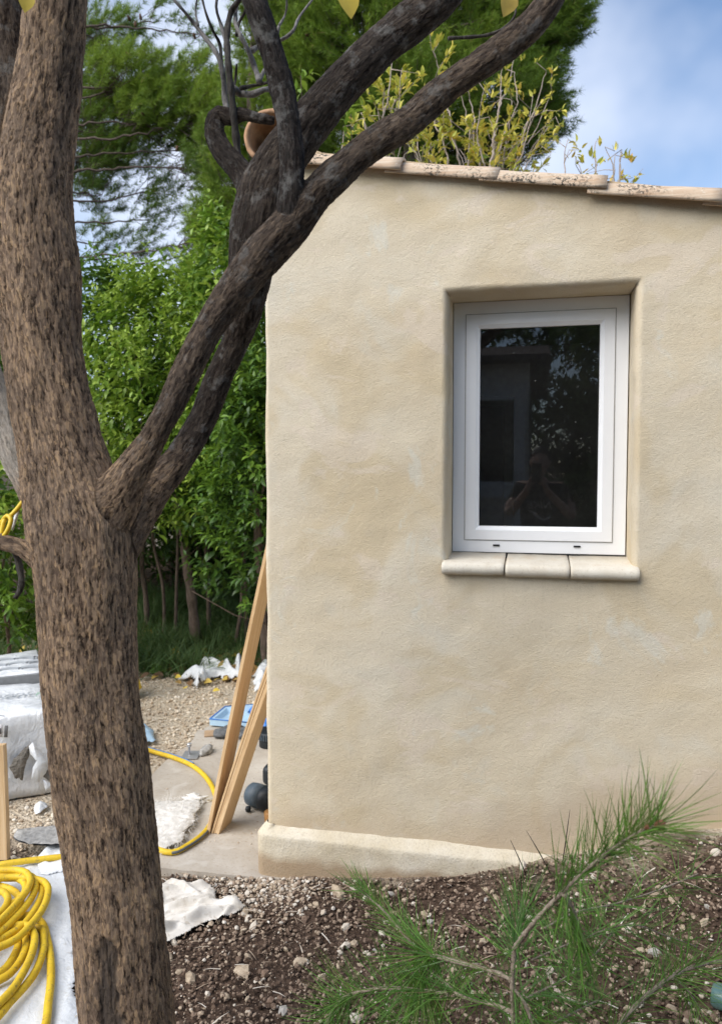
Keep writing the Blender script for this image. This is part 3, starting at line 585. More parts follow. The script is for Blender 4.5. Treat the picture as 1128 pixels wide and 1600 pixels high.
for pix, w0, w1, d, mt in TW:
    n = len(pix); pts, r = catmull([P(x, y, d + .02 * math.sin(i * 1.7)) for i, (x, y) in enumerate(pix)], [(w0 + (w1 - w0) * i / (n - 1)) / 2 / FPX * d for i in range(n)], .01)
    r = r * (1 + .12 * np.sin(np.arange(len(r)) * 1.3)); t = MB(); t.tube(pts, r, 8); obj('twig', t.mesh('twig'), M[mt], tree)
def heart_leaf(c, d, up, L, tint):
    d = norm(d); s = norm(np.cross(d, up)); u = np.cross(s, d)
    out = [(0, .12), (.22, .0), (.44, .12), (.5, .36), (.4, .62), (.2, .86), (0, 1.05)]
    V = []; ys_ = [o[1] for o in out]
    for k, (x, y) in enumerate(out): V.append(c + L * (s * x + d * y + u * (.22 * x - .18 * y * y)))
    for k, (x, y) in enumerate(out[1:-1]): V.append(c + L * (-s * x + d * y + u * (.22 * x - .18 * y * y)))
    mid = c + L * (d * .5 - u * .05); V.append(mid); F = []
    ring_ = list(range(7)) + list(range(11, 6, -1))
    for i in range(12): F.append((ring_[i], ring_[(i + 1) % 12], 12))
    return V, F, [tint] * 13
for (px, py, d, dx, L, tn) in ((540, -12, 1.5, .3, .046, .25), (797, -8, 1.9, -.25, .05, .6), (44, -8, 1.45, -.2, .03, .35)):
    c = P(px, py, d); V, F, T_ = heart_leaf(c, _R * dx - _U, -_F * .8 + _R * .3, L, tn); b = MB(); b.add(V, F, T_)
    top_ = c + _U * .05; b.tube([c + _R * .002, c + _U * .03, top_ + _R * .03], .0008, 5, tn); obj('leaf', b.mesh('leaf'), M['autumn_leaf'], tree)

# ------------------------------------------------------------------ foliage builders
LEAF_V = np.array([(0, 0, 0), (-.20, .32, .05), (.20, .32, .05), (0, .36, 0), (-.15, .68, .01), (.15, .68, .01), (0, .70, -.06), (0, 1.0, -.2)], float)
LEAF_F = np.array([(0, 3, 1), (0, 2, 3), (1, 3, 4), (3, 6, 4), (3, 2, 5), (3, 5, 6), (4, 6, 7), (6, 5, 7)])
def shoots(base, dirs, length, pairs, leafL, tint, droop=.35, jit=.25):
    """leafy shoots with opposite leaves; arrays over shoots"""
    n = len(base); d = norm(dirs); k = np.arange(pairs)
    ax = norm(np.cross(d, rng.normal(size=(n, 3)))); ay = np.cross(d, ax)
    pos = []; dr = []; sc_ = []; tn = []
    for i in range(pairs):
        t = (i + .5) / pairs; ang = i * math.pi / 2
        for sgn in (1, -1):
            out = sgn * (ax * math.cos(ang) + ay * math.sin(ang)) + rng.normal(size=(n, 3)) * jit
            ld = out * (1.05 - .35 * t) + d * (.35 + .5 * t) - np.array([0, 0, droop * (1 - .5 * t)])
            pos.append(base + d * (length * t)[:, None] + np.array([0, 0, -.03]) * t * t); dr.append(ld)
            sc_.append(leafL * (1.05 - .45 * t) * rng.uniform(.75, 1.2, n)); tn.append(tint + .22 * (t - .5) + rng.normal(size=n) * .07)
    pos = np.concatenate(pos); dr = np.concatenate(dr)
    up = np.array([0, 0, 1.0]) + rng.normal(size=pos.shape) * .35
    return instances(LEAF_V, LEAF_F, pos, dr, up, np.concatenate(sc_), np.clip(np.concatenate(tn), 0, 1))
def shrub(name, label, x, y, height, radius, n, low=.35, leafL=.075, bright=0., group='hedge shrubs', cat='shrub', z0=None, stems=4, topflat=.55, stem_r=.022, mat='privet_leaf', lean=(0, 0), dens=1., parent=None):
    zb = float(gz(x, y)) if z0 is None else z0
    t = empty(name, (x, y, zb)); tag(t, label, cat, group)
    h = rng.uniform(0, 1, n) ** .8; zz = low + h * (height - low)
    prof_ = np.sqrt(np.clip(1 - np.abs((zz / height - topflat) / (1.02 - topflat + .1 * (zz / height < topflat))) ** 2.4, .03, 1))
    ph = rng.uniform(0, 2 * math.pi, n); rr = np.sqrt(rng.uniform(.22, 1, n)) * radius * prof_
    lump = 1 + .22 * np.sin(ph * 3 + zz * 2.3 + x * 5) + .14 * np.sin(ph * 5 - zz * 4)
    rr *= lump
    b = np.stack([x + rr * np.cos(ph) + lean[0] * zz, y + rr * np.sin(ph) + lean[1] * zz, zb + zz], 1)
    dirs = np.stack([np.cos(ph), np.sin(ph), np.full(n, .75)], 1) + rng.normal(size=(n, 3)) * .35
    dirs[:, 2] += 1.2 * (zz / height > .85)
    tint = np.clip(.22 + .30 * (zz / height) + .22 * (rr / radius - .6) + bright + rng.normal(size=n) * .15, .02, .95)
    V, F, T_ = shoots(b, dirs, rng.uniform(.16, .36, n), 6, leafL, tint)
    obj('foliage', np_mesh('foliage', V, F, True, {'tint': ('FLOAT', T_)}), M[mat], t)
    for s in range(stems):
        a = 2 * math.pi * s / stems + x; q = [np.array([x + .06 * math.cos(a), y + .06 * math.sin(a), zb - .08])]
        for k in range(1, 7): q.append(np.array([x + lean[0] * height * k / 6 + (radius * .55 * k / 6) * math.cos(a + .1 * k) + .03 * rng.normal(), y + lean[1] * height * k / 6 + (radius * .55 * k / 6) * math.sin(a + .1 * k) + .03 * rng.normal(), zb + height * .85 * k / 6]))
        pts, r = catmull(q, list(np.linspace(stem_r, stem_r * .25, 7)), .06); st = MB(); st.tube(pts, r, 8)
        for k in range(5):
            i = rng.integers(len(pts) // 4, len(pts) - 3); e = pts[i] + np.array([rng.normal() * .25, rng.normal() * .25, .3]); st.tube([pts[i], (pts[i] + e) / 2 + rng.normal(size=3) * .02, e], [r[i] * .5, r[i] * .35, r[i] * .2], 5)
        obj('stem', st.mesh('stem'), M['shrub_stem'], t)
    return t
def at_ground(px, d, zguess=.2):
    p_ = P(px, 738, d); return p_[0], p_[1]
SHR = [(150, 7.4, 3.35, .66, 520, .5, -.10, 'dark glossy hedge shrub just right of the big trunk above the fork'),
       (262, 6.9, 3.2, .62, 640, .95, .36, 'bright light green hedge shrub in the gap between trunk and branches'),
       (372, 6.6, 3.6, .50, 520, .8, .14, 'tall hedge shrub rising behind the upper branch, against the cabin corner'),
       (320, 7.9, 2.5, .66, 480, .75, -.22, 'dark hedge shrub low under the slanting branches'),
       (420, 6.0, 2.4, .46, 420, .55, -.2, 'dark leafy shrub half hidden by the cabin corner behind the boards'),
       (205, 8.4, 3.2, .8, 520, .3, -.06, 'hedge shrub farthest back, behind the bright green one'),
       (-10, 5.6, 1.75, .45, 330, .30, .14, 'low yellow-green shrub left of the trunk beside the yellow rope'),
       (-90, 7.6, 3.3, .85, 520, .3, -.05, 'tall dark shrub at the left edge behind the trunk'),
       (480, 7.2, 3.1, .7, 380, .3, -.02, 'hedge shrub standing mostly behind the cabin'),
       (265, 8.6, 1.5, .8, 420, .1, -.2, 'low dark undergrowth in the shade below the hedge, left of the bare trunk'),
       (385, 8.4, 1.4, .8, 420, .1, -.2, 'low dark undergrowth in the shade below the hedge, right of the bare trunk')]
for px, d, h, r, n, low, br, lab in SHR:
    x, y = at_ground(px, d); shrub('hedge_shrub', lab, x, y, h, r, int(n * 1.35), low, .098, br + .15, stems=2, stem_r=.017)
# bare stems that stand out below the hedge
def lone_trunk(label, pts_px, d, w0, w1):
    q = [P(a, b, d) for a, b in pts_px]; q[0][2] = float(gz(q[0][0], q[0][1])) - .05
    n = len(q); pts, r = catmull(q, [(w0 + (w1 - w0) * i / (n - 1)) / 2 / FPX * d for i in range(n)], .03)
    r = r * (1 + .08 * np.sin(np.arange(len(r)) * .9)); t = empty('small_tree', tuple(q[0])); tag(t, label, 'tree', 'thin bare trunks under the hedge')
    b = MB(); b.tube(pts, r, 10); obj('trunk', b.mesh('trunk'), M['shrub_stem'], t)
    e = pts[-1]; n_ = 26; bs = e + rng.normal(size=(n_, 3)) * [.22, .22, .25] + [0, 0, .1]
    V, F, T_ = shoots(bs, rng.normal(size=(n_, 3)) + [0, 0, .6], rng.uniform(.15, .3, n_), 6, .085, np.clip(rng.normal(.22, .1, n_), 0, 1)); obj('crown', np_mesh('crown', V, F, True, {'tint': ('FLOAT', T_)}), M['privet_leaf'], t)
lone_trunk('thickest bare leaning trunk rising from grass behind the white plastic bag', [(308, 985), (300, 935), (293, 890), (285, 820), (275, 750)], 6.7, 17, 11)
lone_trunk('thin upright stem just right of the leaning bare trunk', [(327, 945), (325, 910), (322, 860), (326, 800)], 7.0, 7, 5)
lone_trunk('dark trunk beside the cabin corner behind the boards', [(416, 985), (411, 930), (405, 870), (402, 800), (398, 720)], 6.2, 16, 11)
lone_trunk('slim stem against the right side of the big trunk', [(232, 985), (228, 930), (222, 880), (228, 830)], 7.2, 9, 6)

# grass and litter on the bank -------------------------------------------
def blades(n, xf, yf, Lm, wd, tint, name, mat, label, cat, arch=.6):
    px = xf(n); py = yf(n); pos = np.stack([px, py, gz(px, py) - .01], 1)
    d = rng.normal(size=(n, 3)) * [.55, .55, .25] + [0, 0, .75]
    T_ = np.array([(-.5, 0, 0), (.5, 0, 0), (-.4, .45, .05), (.4, .45, .05), (0, 1, -.22 * arch * 2)]); T_[:, 0] *= wd / Lm
    Fq_ = np.array([(0, 1, 3), (0, 3, 2), (2, 3, 4)])
    V, F, tn = instances(T_, Fq_, pos, d, np.array([0, 0, 1.0]) + rng.normal(size=(n, 3)) * .4, Lm * rng.uniform(.5, 1.3, n), np.clip(rng.normal(tint, .16, n), 0, 1))
    o = obj(name, np_mesh(name, V, F, True, {'tint': ('FLOAT', tn)}), M[mat]); return tag(o, label, cat, kind='stuff')
g0 = P(215, 738, 6.4); g1 = P(425, 738, 6.4)
def tufty(n, lo, hi, dlo, dhi):
    c = 130; cx = rng.uniform(lo, hi, c); cy = rng.uniform(dlo, dhi, c) ; i = rng.integers(0, c, n)
    pp = np.array([P(a, 738, b) for a, b in zip(cx, cy)]); return pp[i, 0] + rng.normal(size=n) * .09, pp[i, 1] + rng.normal(size=n) * .09
tx, ty = tufty(17000, 215, 470, 6.05, 8.2); blades(17000, lambda n: tx, lambda n: ty, .24, .007, .5, 'bank_grass', 'grass_blade', 'dark green grass on the bank under the hedge', 'grass')
tx2, ty2 = tufty(3500, -80, 120, 5.9, 7.6); blades(3500, lambda n: tx2, lambda n: ty2, .2, .006, .45, 'verge_grass', 'grass_blade', 'sparse grass and dry stalks left of the trunk', 'grass')
lx = rng.uniform(-4.4, -1.0, 5000); ly = rng.uniform(2.75, 5.6, 5000); pos = np.stack([lx, ly, gz(lx, ly) + .012], 1)
V, F, T_ = instances(np.array([(-.06, 0, 0), (.06, 0, 0), (0, 1, .04)]), np.array([(0, 1, 2)]), pos, rng.normal(size=(5000, 3)) * [1, 1, .12], np.tile([0, 0, 1.], (5000, 1)), rng.uniform(.05, .16, 5000), rng.uniform(.78, 1, 5000))
tag(obj('needle_litter', np_mesh('needle_litter', V, F, False, {'tint': ('FLOAT', T_)}), M['autumn_leaf']), 'dry brown needles and stalks strewn below the bank', 'litter', kind='stuff')
nl = 420; pl_ = np.array([P(a, 738, b) for a, b in zip(rng.uniform(-60, 450, nl), rng.uniform(5.7, 7.4, nl))]); ps = np.stack([pl_[:, 0], pl_[:, 1], gz(pl_[:, 0], pl_[:, 1]) + .03], 1)
V, F, T_ = instances(LEAF_V * [1.5, 1, 1], LEAF_F, ps, rng.normal(size=(nl, 3)) * [1, 1, .3], np.array([0, -.4, 1.]) + rng.normal(size=(nl, 3)) * .4, rng.uniform(.05, .12, nl), np.clip(rng.normal(.82, .15, nl), .3, 1))
tag(obj('leaf_litter', np_mesh('leaf_litter', V, F, True, {'tint': ('FLOAT', T_)}), M['autumn_leaf']), 'brown dead leaves strewn along the foot of the bank', 'litter', kind='stuff')
LV = [(238, 1018, .16, .2, 'pale yellow curled leaf left of the other big fallen leaf'), (274, 1025, .17, .1, 'large spotted yellow leaf fallen near the white plastic bag'), (262, 1036, .10, .7, 'small orange-brown leaf below the two yellow ones'), (371, 1020, .14, .35, 'greenish yellow leaf on the bank above the plastic bag'), (326, 1020, .12, .6, 'brown yellow leaf just above the plastic bag'), (279, 1057, .045, .2, 'tiny yellow leaf on gravel below the plastic bag'), (338, 1078, .05, .2, 'small yellow leaf lying on gravel beside the boards'), (289, 1074, .04, .25, 'tiny yellow leaf on gravel left of the boards'), (235, 1045, .11, -.6, 'green leaf lying by the trunk near fallen yellow leaves'), (372, 1050, .13, .85, 'brown dry leaf at the right end of the plastic bag'), (30, 1020, .15, .6, 'dry tan leaf left of the trunk above the wrapped packs'), (240, 1040, .1, .95, 'dark brown leaf right of the trunk')]
for px, py, L, tn, lab in LV:
    c = PZ(px, py, .0)
    for _ in range(6): c = PZ(px, py, float(gz(c[0], c[1])) + .05)
    a = rng.uniform(0, 6.28); dv = np.array([math.cos(a), math.sin(a), .05]); upv = np.array([-.1, -.75, .75]) if L > .1 else np.array([0, -.3, 1.])
    if tn < 0: V, F, T_ = heart_leaf(c, np.array([1, .2, .0]), np.array([0, -.5, .8]), L, .5)
    else: V, F, T_ = heart_leaf(c - dv * L * .5, dv, upv + rng.normal(size=3) * .1, L, tn)
    b = MB(); b.add(V, F, T_); o = obj('fallen_leaf', b.mesh('fallen_leaf'), M['privet_leaf' if tn < 0 else 'autumn_leaf']); tag(o, lab, 'leaf', 'fallen leaves')

# ------------------------------------------------------------------ pines
NV = np.array([(-.5, 0, 0), (.5, 0, 0), (0, 1, 0)]); NF = np.array([(0, 1, 2)])
def pine(name, label, d, trunk_px, clumps, twigs_per, tint0, needle=.10, width=.006, per=13, group='pines behind the cabin', droop=0.):
    """clumps: (px, py, rx, ry, depth offset, density, tint)"""
    base = P(trunk_px[0], 738, d); base[2] = float(gz(base[0], min(base[1], 13.))) - .2
    t = tag(empty(name, tuple(base)), label, 'tree', group)
    topc = max(P(c[0], c[1], d)[2] for c in clumps) + .3
    q = [base + np.array([0.04 * math.sin(k * 1.9), .04 * math.cos(k), (topc - base[2]) * k / 8]) for k in range(9)]
    pts, r = catmull(q, list(np.linspace(.16, .03, 9)), .12); tb = MB(); tb.tube(pts, r, 10); obj('trunk', tb.mesh('trunk'), M['pine_bark'], t)
    pos_all = []; dir_all = []; tint_all = []; wood = MB()
    for (px, py, rx, ry, dd_, den, tn) in clumps:
        c = P(px, py, d + dd_); rx_, ry_ = rx / FPX * (d + dd_), ry / FPX * (d + dd_)
        rz_ = .8 * max(rx_, ry_); n = max(6, int(twigs_per * den * rx_ * ry_ * 8))
        # limb from the trunk to the clump
        i = int(np.argmin(np.abs(pts[:, 2] - (c[2] - .35)))); lim, lr = catmull([pts[i], (pts[i] + c) / 2 + [0, 0, rng.uniform(-.3, .1)], c + [0, 0, -.1 * ry_]], [.022, .015, .007], .1); lim[1:-1] += rng.normal(size=(len(lim) - 2, 3)) * .015; wood.tube(lim, lr, 6)
        u = rng.normal(size=(n, 3)); u = norm(u) * rng.uniform(.1, 1, (n, 1)) ** .45
        p_ = c + u[:, :1] * _R * rx_ + u[:, 1:2] * np.array([0, 0, 1.]) * ry_ + u[:, 2:] * _F * rz_
        out = norm(p_ - c + (c - pts[i]) * .5) + np.array([0, 0, .55 - droop]) + rng.normal(size=(n, 3)) * .3
        out = norm(out); L = rng.uniform(.16, .34, n); kt = rng.normal(tn, .10, n) + .12 * u[:, 1]
        for a in range(n):
            if a % 3 == 0: wood.tube([lim[rng.integers(len(lim) * 3 // 4, len(lim))], p_[a] - out[a] * .1 + [0, 0, -.04], p_[a] + out[a] * L[a]], [.005, .004, .0015], 4, cap=False)
        m_ = 9
        for k in range(m_):
            f_ = (k + rng.uniform(0, 1, n)) / m_
            bp = p_ + out * (L * f_)[:, None]
            for _ in range(per):
                rd = norm(np.cross(out, rng.normal(size=(n, 3)))); dr = out * rng.uniform(.35, 1.0, (n, 1)) + rd * rng.uniform(.4, .9, (n, 1)) + [0, 0, -.06]
                pos_all.append(bp); dir_all.append(dr); tint_all.append(kt + rng.normal(size=n) * .05)
    pos_ = np.concatenate(pos_all); dr = np.concatenate(dir_all); tn = np.clip(np.concatenate(tint_all) + tint0, 0, .9)
    dead = rng.uniform(size=len(tn)) < .012; tn[dead] = 1
    T_ = NV.copy(); T_[:, 0] *= width / needle
    V, F, T2 = instances(T_, NF, pos_, dr, rng.normal(size=pos_.shape), needle * rng.uniform(.6, 1.15, len(pos_)), tn)
    obj('crown', np_mesh('crown', V, F, False, {'tint': ('FLOAT', T2)}), M['pine_needle'], t)
    obj('limb', wood.mesh('limb'), M['pine_bark'], t)
    return t
pine('pine_tree', 'dense bright green pine rising behind the cabin roof', 9.2, (640, 0), [
    (560, 70, 110, 110, 0, 1.2, .5), (690, 40, 120, 90, .3, 1.2, .45), (800, 55, 85, 70, 0, 1.2, .42), (640, 165, 110, 85, -.3, 1.2, .45), (760, 160, 95, 90, 0, 1.2, .36), (830, 150, 42, 70, .2, 1.2, .34),
    (490, 130, 75, 100, .2, 1.2, .52), (865, 45, 48, 42, 0, 1., .36), (880, 30, 38, 22, 0, 1., .36), (700, 245, 90, 45, .3, 1.2, .3), (520, -40, 160, 70, 0, .9, .5), (750, -50, 150, 70, 0, .9, .45), (590, 230, 90, 60, .3, 1.2, .4), (800, 235, 50, 35, .2, 1.2, .3), (855, 195, 24, 30, .1, 1., .33), (480, 240, 60, 80, .6, 1., .4)], 110, .28, .10, .0065)
pine('pine_tree', 'sparse pine with bare dark twigs left of the slanting branches', 11.5, (40, 0), [
    (205, 130, 74, 42, 0, 1.5, .62), (255, 185, 80, 52, 0, 1.6, .52), (160, 200, 58, 56, .4, 1.4, .42), (170, 60, 60, 44, .6, .8, .40), (250, 30, 56, 24, .6, .28, .34), (315, 50, 30, 34, .4, .18, .34), (335, 175, 50, 52, -.3, 1.7, .60),
    (160, 300, 56, 40, .5, .4, .22), (235, 340, 46, 40, .4, .22, .24), (318, 262, 40, 44, 0, 1.2, .40), (330, 365, 44, 60, 0, 1.1, .34), (285, 400, 30, 22, .5, .4, .24), (130, 120, 50, 70, .8, 1., .42), (125, 250, 50, 60, .8, .9, .34), (180, 245, 56, 24, .3, 1.0, .34), (290, 235, 24, 20, .1, .5, .4), (300, 120, 46, 30, .2, 1., .55), (245, 290, 50, 56, .5, .28, .26), (215, 390, 50, 30, .5, .32, .24), (155, 375, 44, 34, .5, .36, .24)], 80, .26, .12, .007, 10)
pine('pine_tree', 'mid green pine between the sparse pine and the cabin ridge', 10.2, (400, 0), [
    (430, 60, 60, 90, 0, 1.1, .55), (395, 190, 55, 70, 0, 1.1, .48), (370, 300, 55, 60, 0, 1.1, .46), (340, 235, 36, 44, .3, .9, .36), (345, 365, 42, 44, 0, 1.1, .5), (450, 190, 50, 80, .5, 1, .45), (440, 300, 60, 70, .6, 1, .4), (330, 430, 50, 36, .5, .6, .3), (470, -40, 60, 60, 0, 1., .5)], 110, .28, .10, .0065)
# cones on the sparse pine
for i, (px, py) in enumerate([(212, 37), (220, 26), (304, 56), (202, 28), (223, 178), (480, 54), (576, 85), (277, 232)]):
    c = P(px, py, 11. if px < 400 else 8.6); b = MB(); b.lathe([(.004, -.05), (.02, -.035), (.024, -.01), (.018, .02), (.006, .04)], 8, Matrix.Translation(Vector(c)) @ Matrix.Rotation(.4 * i, 4, 'X'))
    t_ = bpy.data.objects['pine_tree.001' if px < 400 else 'pine_tree']; obj('cone', b.mesh('cone'), M['pine_cone'], t_)

# ------------------------------------------------------------------ yellowing shrubs behind the roof
def twiggy(name, label, d, root_px, tips, leaves, bright, group='yellowing shrubs behind the roof'):
    bx = P(root_px, 738, d); bz = float(gz(bx[0], bx[1])); bz = max(bz, 0.3)
    t = tag(empty(name, (bx[0], bx[1], bz)), label, 'shrub', group); wd = MB(); pos = []; dirs = []; tn = []
    root = np.array([bx[0], bx[1], bz])
    for k, (tx_, ty_) in enumerate(tips):
        e = P(tx_, ty_, d + .25 * math.sin(k * 2.1)); mid = P(tx_ * .55 + root_px * .45, ty_ + 120, d + .15 * math.sin(k * 2.1)); lo = P(tx_ * .25 + root_px * .75, 400, d)
        pts, r = catmull([root, lo, mid, (mid + e) / 2 + rng.normal(size=3) * .03, e], [.014, .011, .007, .0045, .002], .03); pts[1:-1] += np.cumsum(rng.normal(size=(len(pts) - 2, 3)), axis=0) * .006
        wd.tube(pts, r, 6)
        Ls = len(pts)
        for q in range(9):
            i = rng.integers(int(Ls * .55), Ls - 1); o_ = norm(rng.normal(size=3) * [1, 1, .6] + [0, 0, .75]) * rng.uniform(.10, .30); tp = pts[i] + o_
            wd.tube([pts[i], pts[i] + o_ * .5 + rng.normal(size=3) * .015, tp], [.003, .0022, .0012], 5)
            m_ = int(leaves * rng.uniform(.5, 1.4))
            for z_ in range(m_): pos.append(pts[i] + o_ * rng.uniform(.3, 1.02) + rng.normal(size=3) * .006); dirs.append(o_ * 1.5 / np.linalg.norm(o_) + rng.normal(size=3) * .8); tn.append(np.clip(bright + rng.normal() * .16, 0, 1))
        for z_ in range(4): pos.append(e + rng.normal(size=3) * .008); dirs.append(rng.normal(size=3) * .5 + [0, 0, .9]); tn.append(np.clip(bright + rng.normal() * .12, 0, 1))
    pos = np.array(pos); dirs = np.array(dirs); n = len(pos)
    V, F, T_ = instances(LEAF_V, LEAF_F, pos, dirs, np.array([0, 0, 1.]) + rng.normal(size=(n, 3)) * .5, rng.uniform(.035, .075, n), np.array(tn))
    obj('foliage', np_mesh('foliage', V, F, True, {'tint': ('FLOAT', T_)}), M['yellow_leaf'], t); obj('stem', wd.mesh('stem'), M['pale_twig'], t)
twiggy('yellowing_shrub', 'tall bare-twigged shrub with yellow leaves above the roof verge', 5.6, 740, [(685, 68), (700, 108), (742, 120), (790, 108), (815, 92), (838, 98), (770, 150), (832, 150), (858, 185), (730, 190), (690, 190), (655, 200), (668, 226), (790, 190), (815, 215), (760, 225), (845, 228), (715, 150), (650, 160), (875, 200), (705, 215), (680, 150), (740, 235), (800, 240), (640, 225), (780, 130), (825, 180), (860, 150)], 13, .50)
twiggy('yellowing_shrub', 'greener leafy shrub above the roof verge beside the thick branch', 5.0, 575, [(610, 112), (625, 135), (598, 150), (575, 175), (555, 190), (590, 205), (630, 215), (545, 215), (615, 190), (565, 228), (640, 235), (600, 225), (622, 170), (585, 160), (635, 120)], 17, .42)
twiggy('yellowing_shrub', 'small sprig with pale yellow tips poking over the right roof tiles', 5.2, 935, [(900, 226), (936, 228), (960, 236), (975, 246), (925, 244), (948, 250), (985, 252), (910, 255)], 4, .55)
for lab, tip, dd_ in (('single bright green shoot beside the dark vertical branch', (470, 118), 4.4), ('leafy green shoot in the crook of the two upper branches', (548, 178), 4.6)):
    root = P(tip[0] + 10, 738, dd_); root[2] = .1; e = P(tip[0], tip[1], dd_); t = tag(empty('leafy_shoot', tuple(root)), lab, 'shrub', 'green shoots behind the roof')
    pts, r = catmull([root, (root + e) / 2 + [.05, .03, 0], e], [.009, .006, .002], .05); b = MB(); b.tube(pts, r, 6); obj('stem', b.mesh('stem'), M['shrub_stem'], t)
    n_ = 7; bs = np.array([e + [0, 0, -.11 * k] for k in range(n_)]) + rng.normal(size=(n_, 3)) * .025
    V, F, T_ = shoots(bs, np.tile([0, 0, 1.], (n_, 1)) + rng.normal(size=(n_, 3)) * .4, np.full(n_, .14), 4, .075, np.full(n_, .86)); obj('foliage', np_mesh('foliage', V, F, True, {'tint': ('FLOAT', T_)}), M['privet_leaf'], t)
gw = MB(); a_ = P(60, 738, 10.2); b_ = P(640, 738, 10.2); zz0 = float(gz(a_[0], a_[1]))
dv = norm(b_ - a_); nv_ = np.array([-dv[1], dv[0], 0]); gw.add([*(a_ * [1, 1, 0] + [0, 0, zz0 - .3] + k for k in (0 * nv_, .2 * nv_)), *(b_ * [1, 1, 0] + [0, 0, zz0 - .3] + k for k in (.2 * nv_, 0 * nv_)), *(a_ * [1, 1, 0] + [0, 0, zz0 + 1.75] + k for k in (0 * nv_, .2 * nv_)), *(b_ * [1, 1, 0] + [0, 0, zz0 + 1.75] + k for k in (.2 * nv_, 0 * nv_))],
    [(0, 1, 2, 3), (7, 6, 5, 4), (0, 4, 5, 1), (1, 5, 6, 2), (2, 6, 7, 3), (3, 7, 4, 0)])
tag(obj('garden_wall', gw.mesh('garden_wall', False), M['wall_far']), 'pale wall glimpsed through the hedge leaves', 'wall')

# ------------------------------------------------------------------ stones, pebbles, clods
def rock_mesh(name, seed, flat=.6):
    bm = bmesh.new(); bmesh.ops.create_icosphere(bm, subdivisions=1, radius=.5)
    r_ = random.Random(seed); sx, sy = r_.uniform(.8, 1.2), r_.uniform(.6, 1.)
    for v in bm.verts:
        k = 1 + .32 * fbm((v.co.x * 2 + seed, v.co.y * 2, v.co.z * 2), 2) + r_.uniform(-.10, .10); v.co = Vector((v.co.x * sx * k, v.co.y * sy * k, v.co.z * flat * k))
    me = bpy.data.meshes.new(name); bm.to_mesh(me); bm.free(); return me
ROCKS = {}
for mn in ('stone_white', 'stone_tan', 'stone_brown', 'stone_grey'):
    ROCKS[mn] = []
    for k in range(4):
        me = rock_mesh('stone', hash(mn) % 50 + k * 7 + len(mn), .55 + .1 * k); me.materials.append(M[mn]); ROCKS[mn].append(me)
def on_ground(px, py, lift=0.):
    c = PZ(px, py, .05)
    for _ in range(8): c = PZ(px, py, float(gz(c[0], c[1])) + lift)
    return c
def stone(px, py, wpx, mn=None, c=None):
    if c is None: c = on_ground(px, py)
    d = (c - CAM) @ _F; s = wpx / FPX * d
    mn = mn or rng.choice(['stone_white', 'stone_tan', 'stone_brown', 'stone_grey'], p=[.22, .50, .22, .06])
    o = bpy.data.objects.new('stone', ROCKS[mn][rng.integers(4)]); link(o, ground)
    o.location = (c[0], c[1], c[2] + s * .13); o.scale = (s, s * rng.uniform(.6, 1), s * rng.uniform(.6, 1.)); o.rotation_euler = (rng.normal() * .35, rng.normal() * .35, rng.uniform(0, 6.28))
def in_bed(px, py):
    c = on_ground(px, py); return c[1] < -.055 and c[0] > -1.42, c
for px, py, wpx, mn in [(528, 1400, 38, 'stone_tan'), (298, 1533, 30, 'stone_tan'), (443, 1583, 24, 'stone_grey'), (395, 1452, 22, 'stone_white'), (388, 1437, 15, 'stone_white'), (552, 1390, 16, 'stone_white'), (485, 1418, 16, 'stone_tan'), (597, 1461, 16, 'stone_white'), (532, 1490, 15, 'stone_white'), (571, 1490, 13, 'stone_white'),
    (630, 1390, 14, 'stone_white'), (1022, 1492, 26, 'stone_grey'), (983, 1455, 24, 'stone_white'), (1000, 1487, 22, 'stone_tan'), (1010, 1510, 20, 'stone_tan'), (1118, 1335, 20, 'stone_white'), (1100, 1445, 22, 'stone_tan'), (1050, 1580, 26, 'stone_tan'), (1075, 1590, 22, 'stone_brown'), (1115, 1590, 24, 'stone_brown'), (870, 1580, 18, 'stone_tan'), (796, 1392, 11, 'stone_white'), (1049, 1408, 18, 'stone_tan'), (955, 1405, 17, 'stone_brown'), (985, 1448, 17, 'stone_white'), (710, 1520, 18, 'stone_tan'), (725, 1545, 18, 'stone_brown'), (282, 1522, 18, 'stone_tan'), (282, 1545, 14, 'stone_white'), (325, 1555, 15, 'stone_white'), (355, 1560, 16, 'stone_tan'), (400, 1420, 14, 'stone_white')]:
    stone(px, py, wpx, mn)
cnt = 0
while cnt < 265:
    px, py = rng.uniform(265, 1128), rng.uniform(1300, 1600); ok, c = in_bed(px, py)
    if not ok: continue
    stone(px, py, 8 + rng.gamma(1.7, 2.6), None, c); cnt += 1
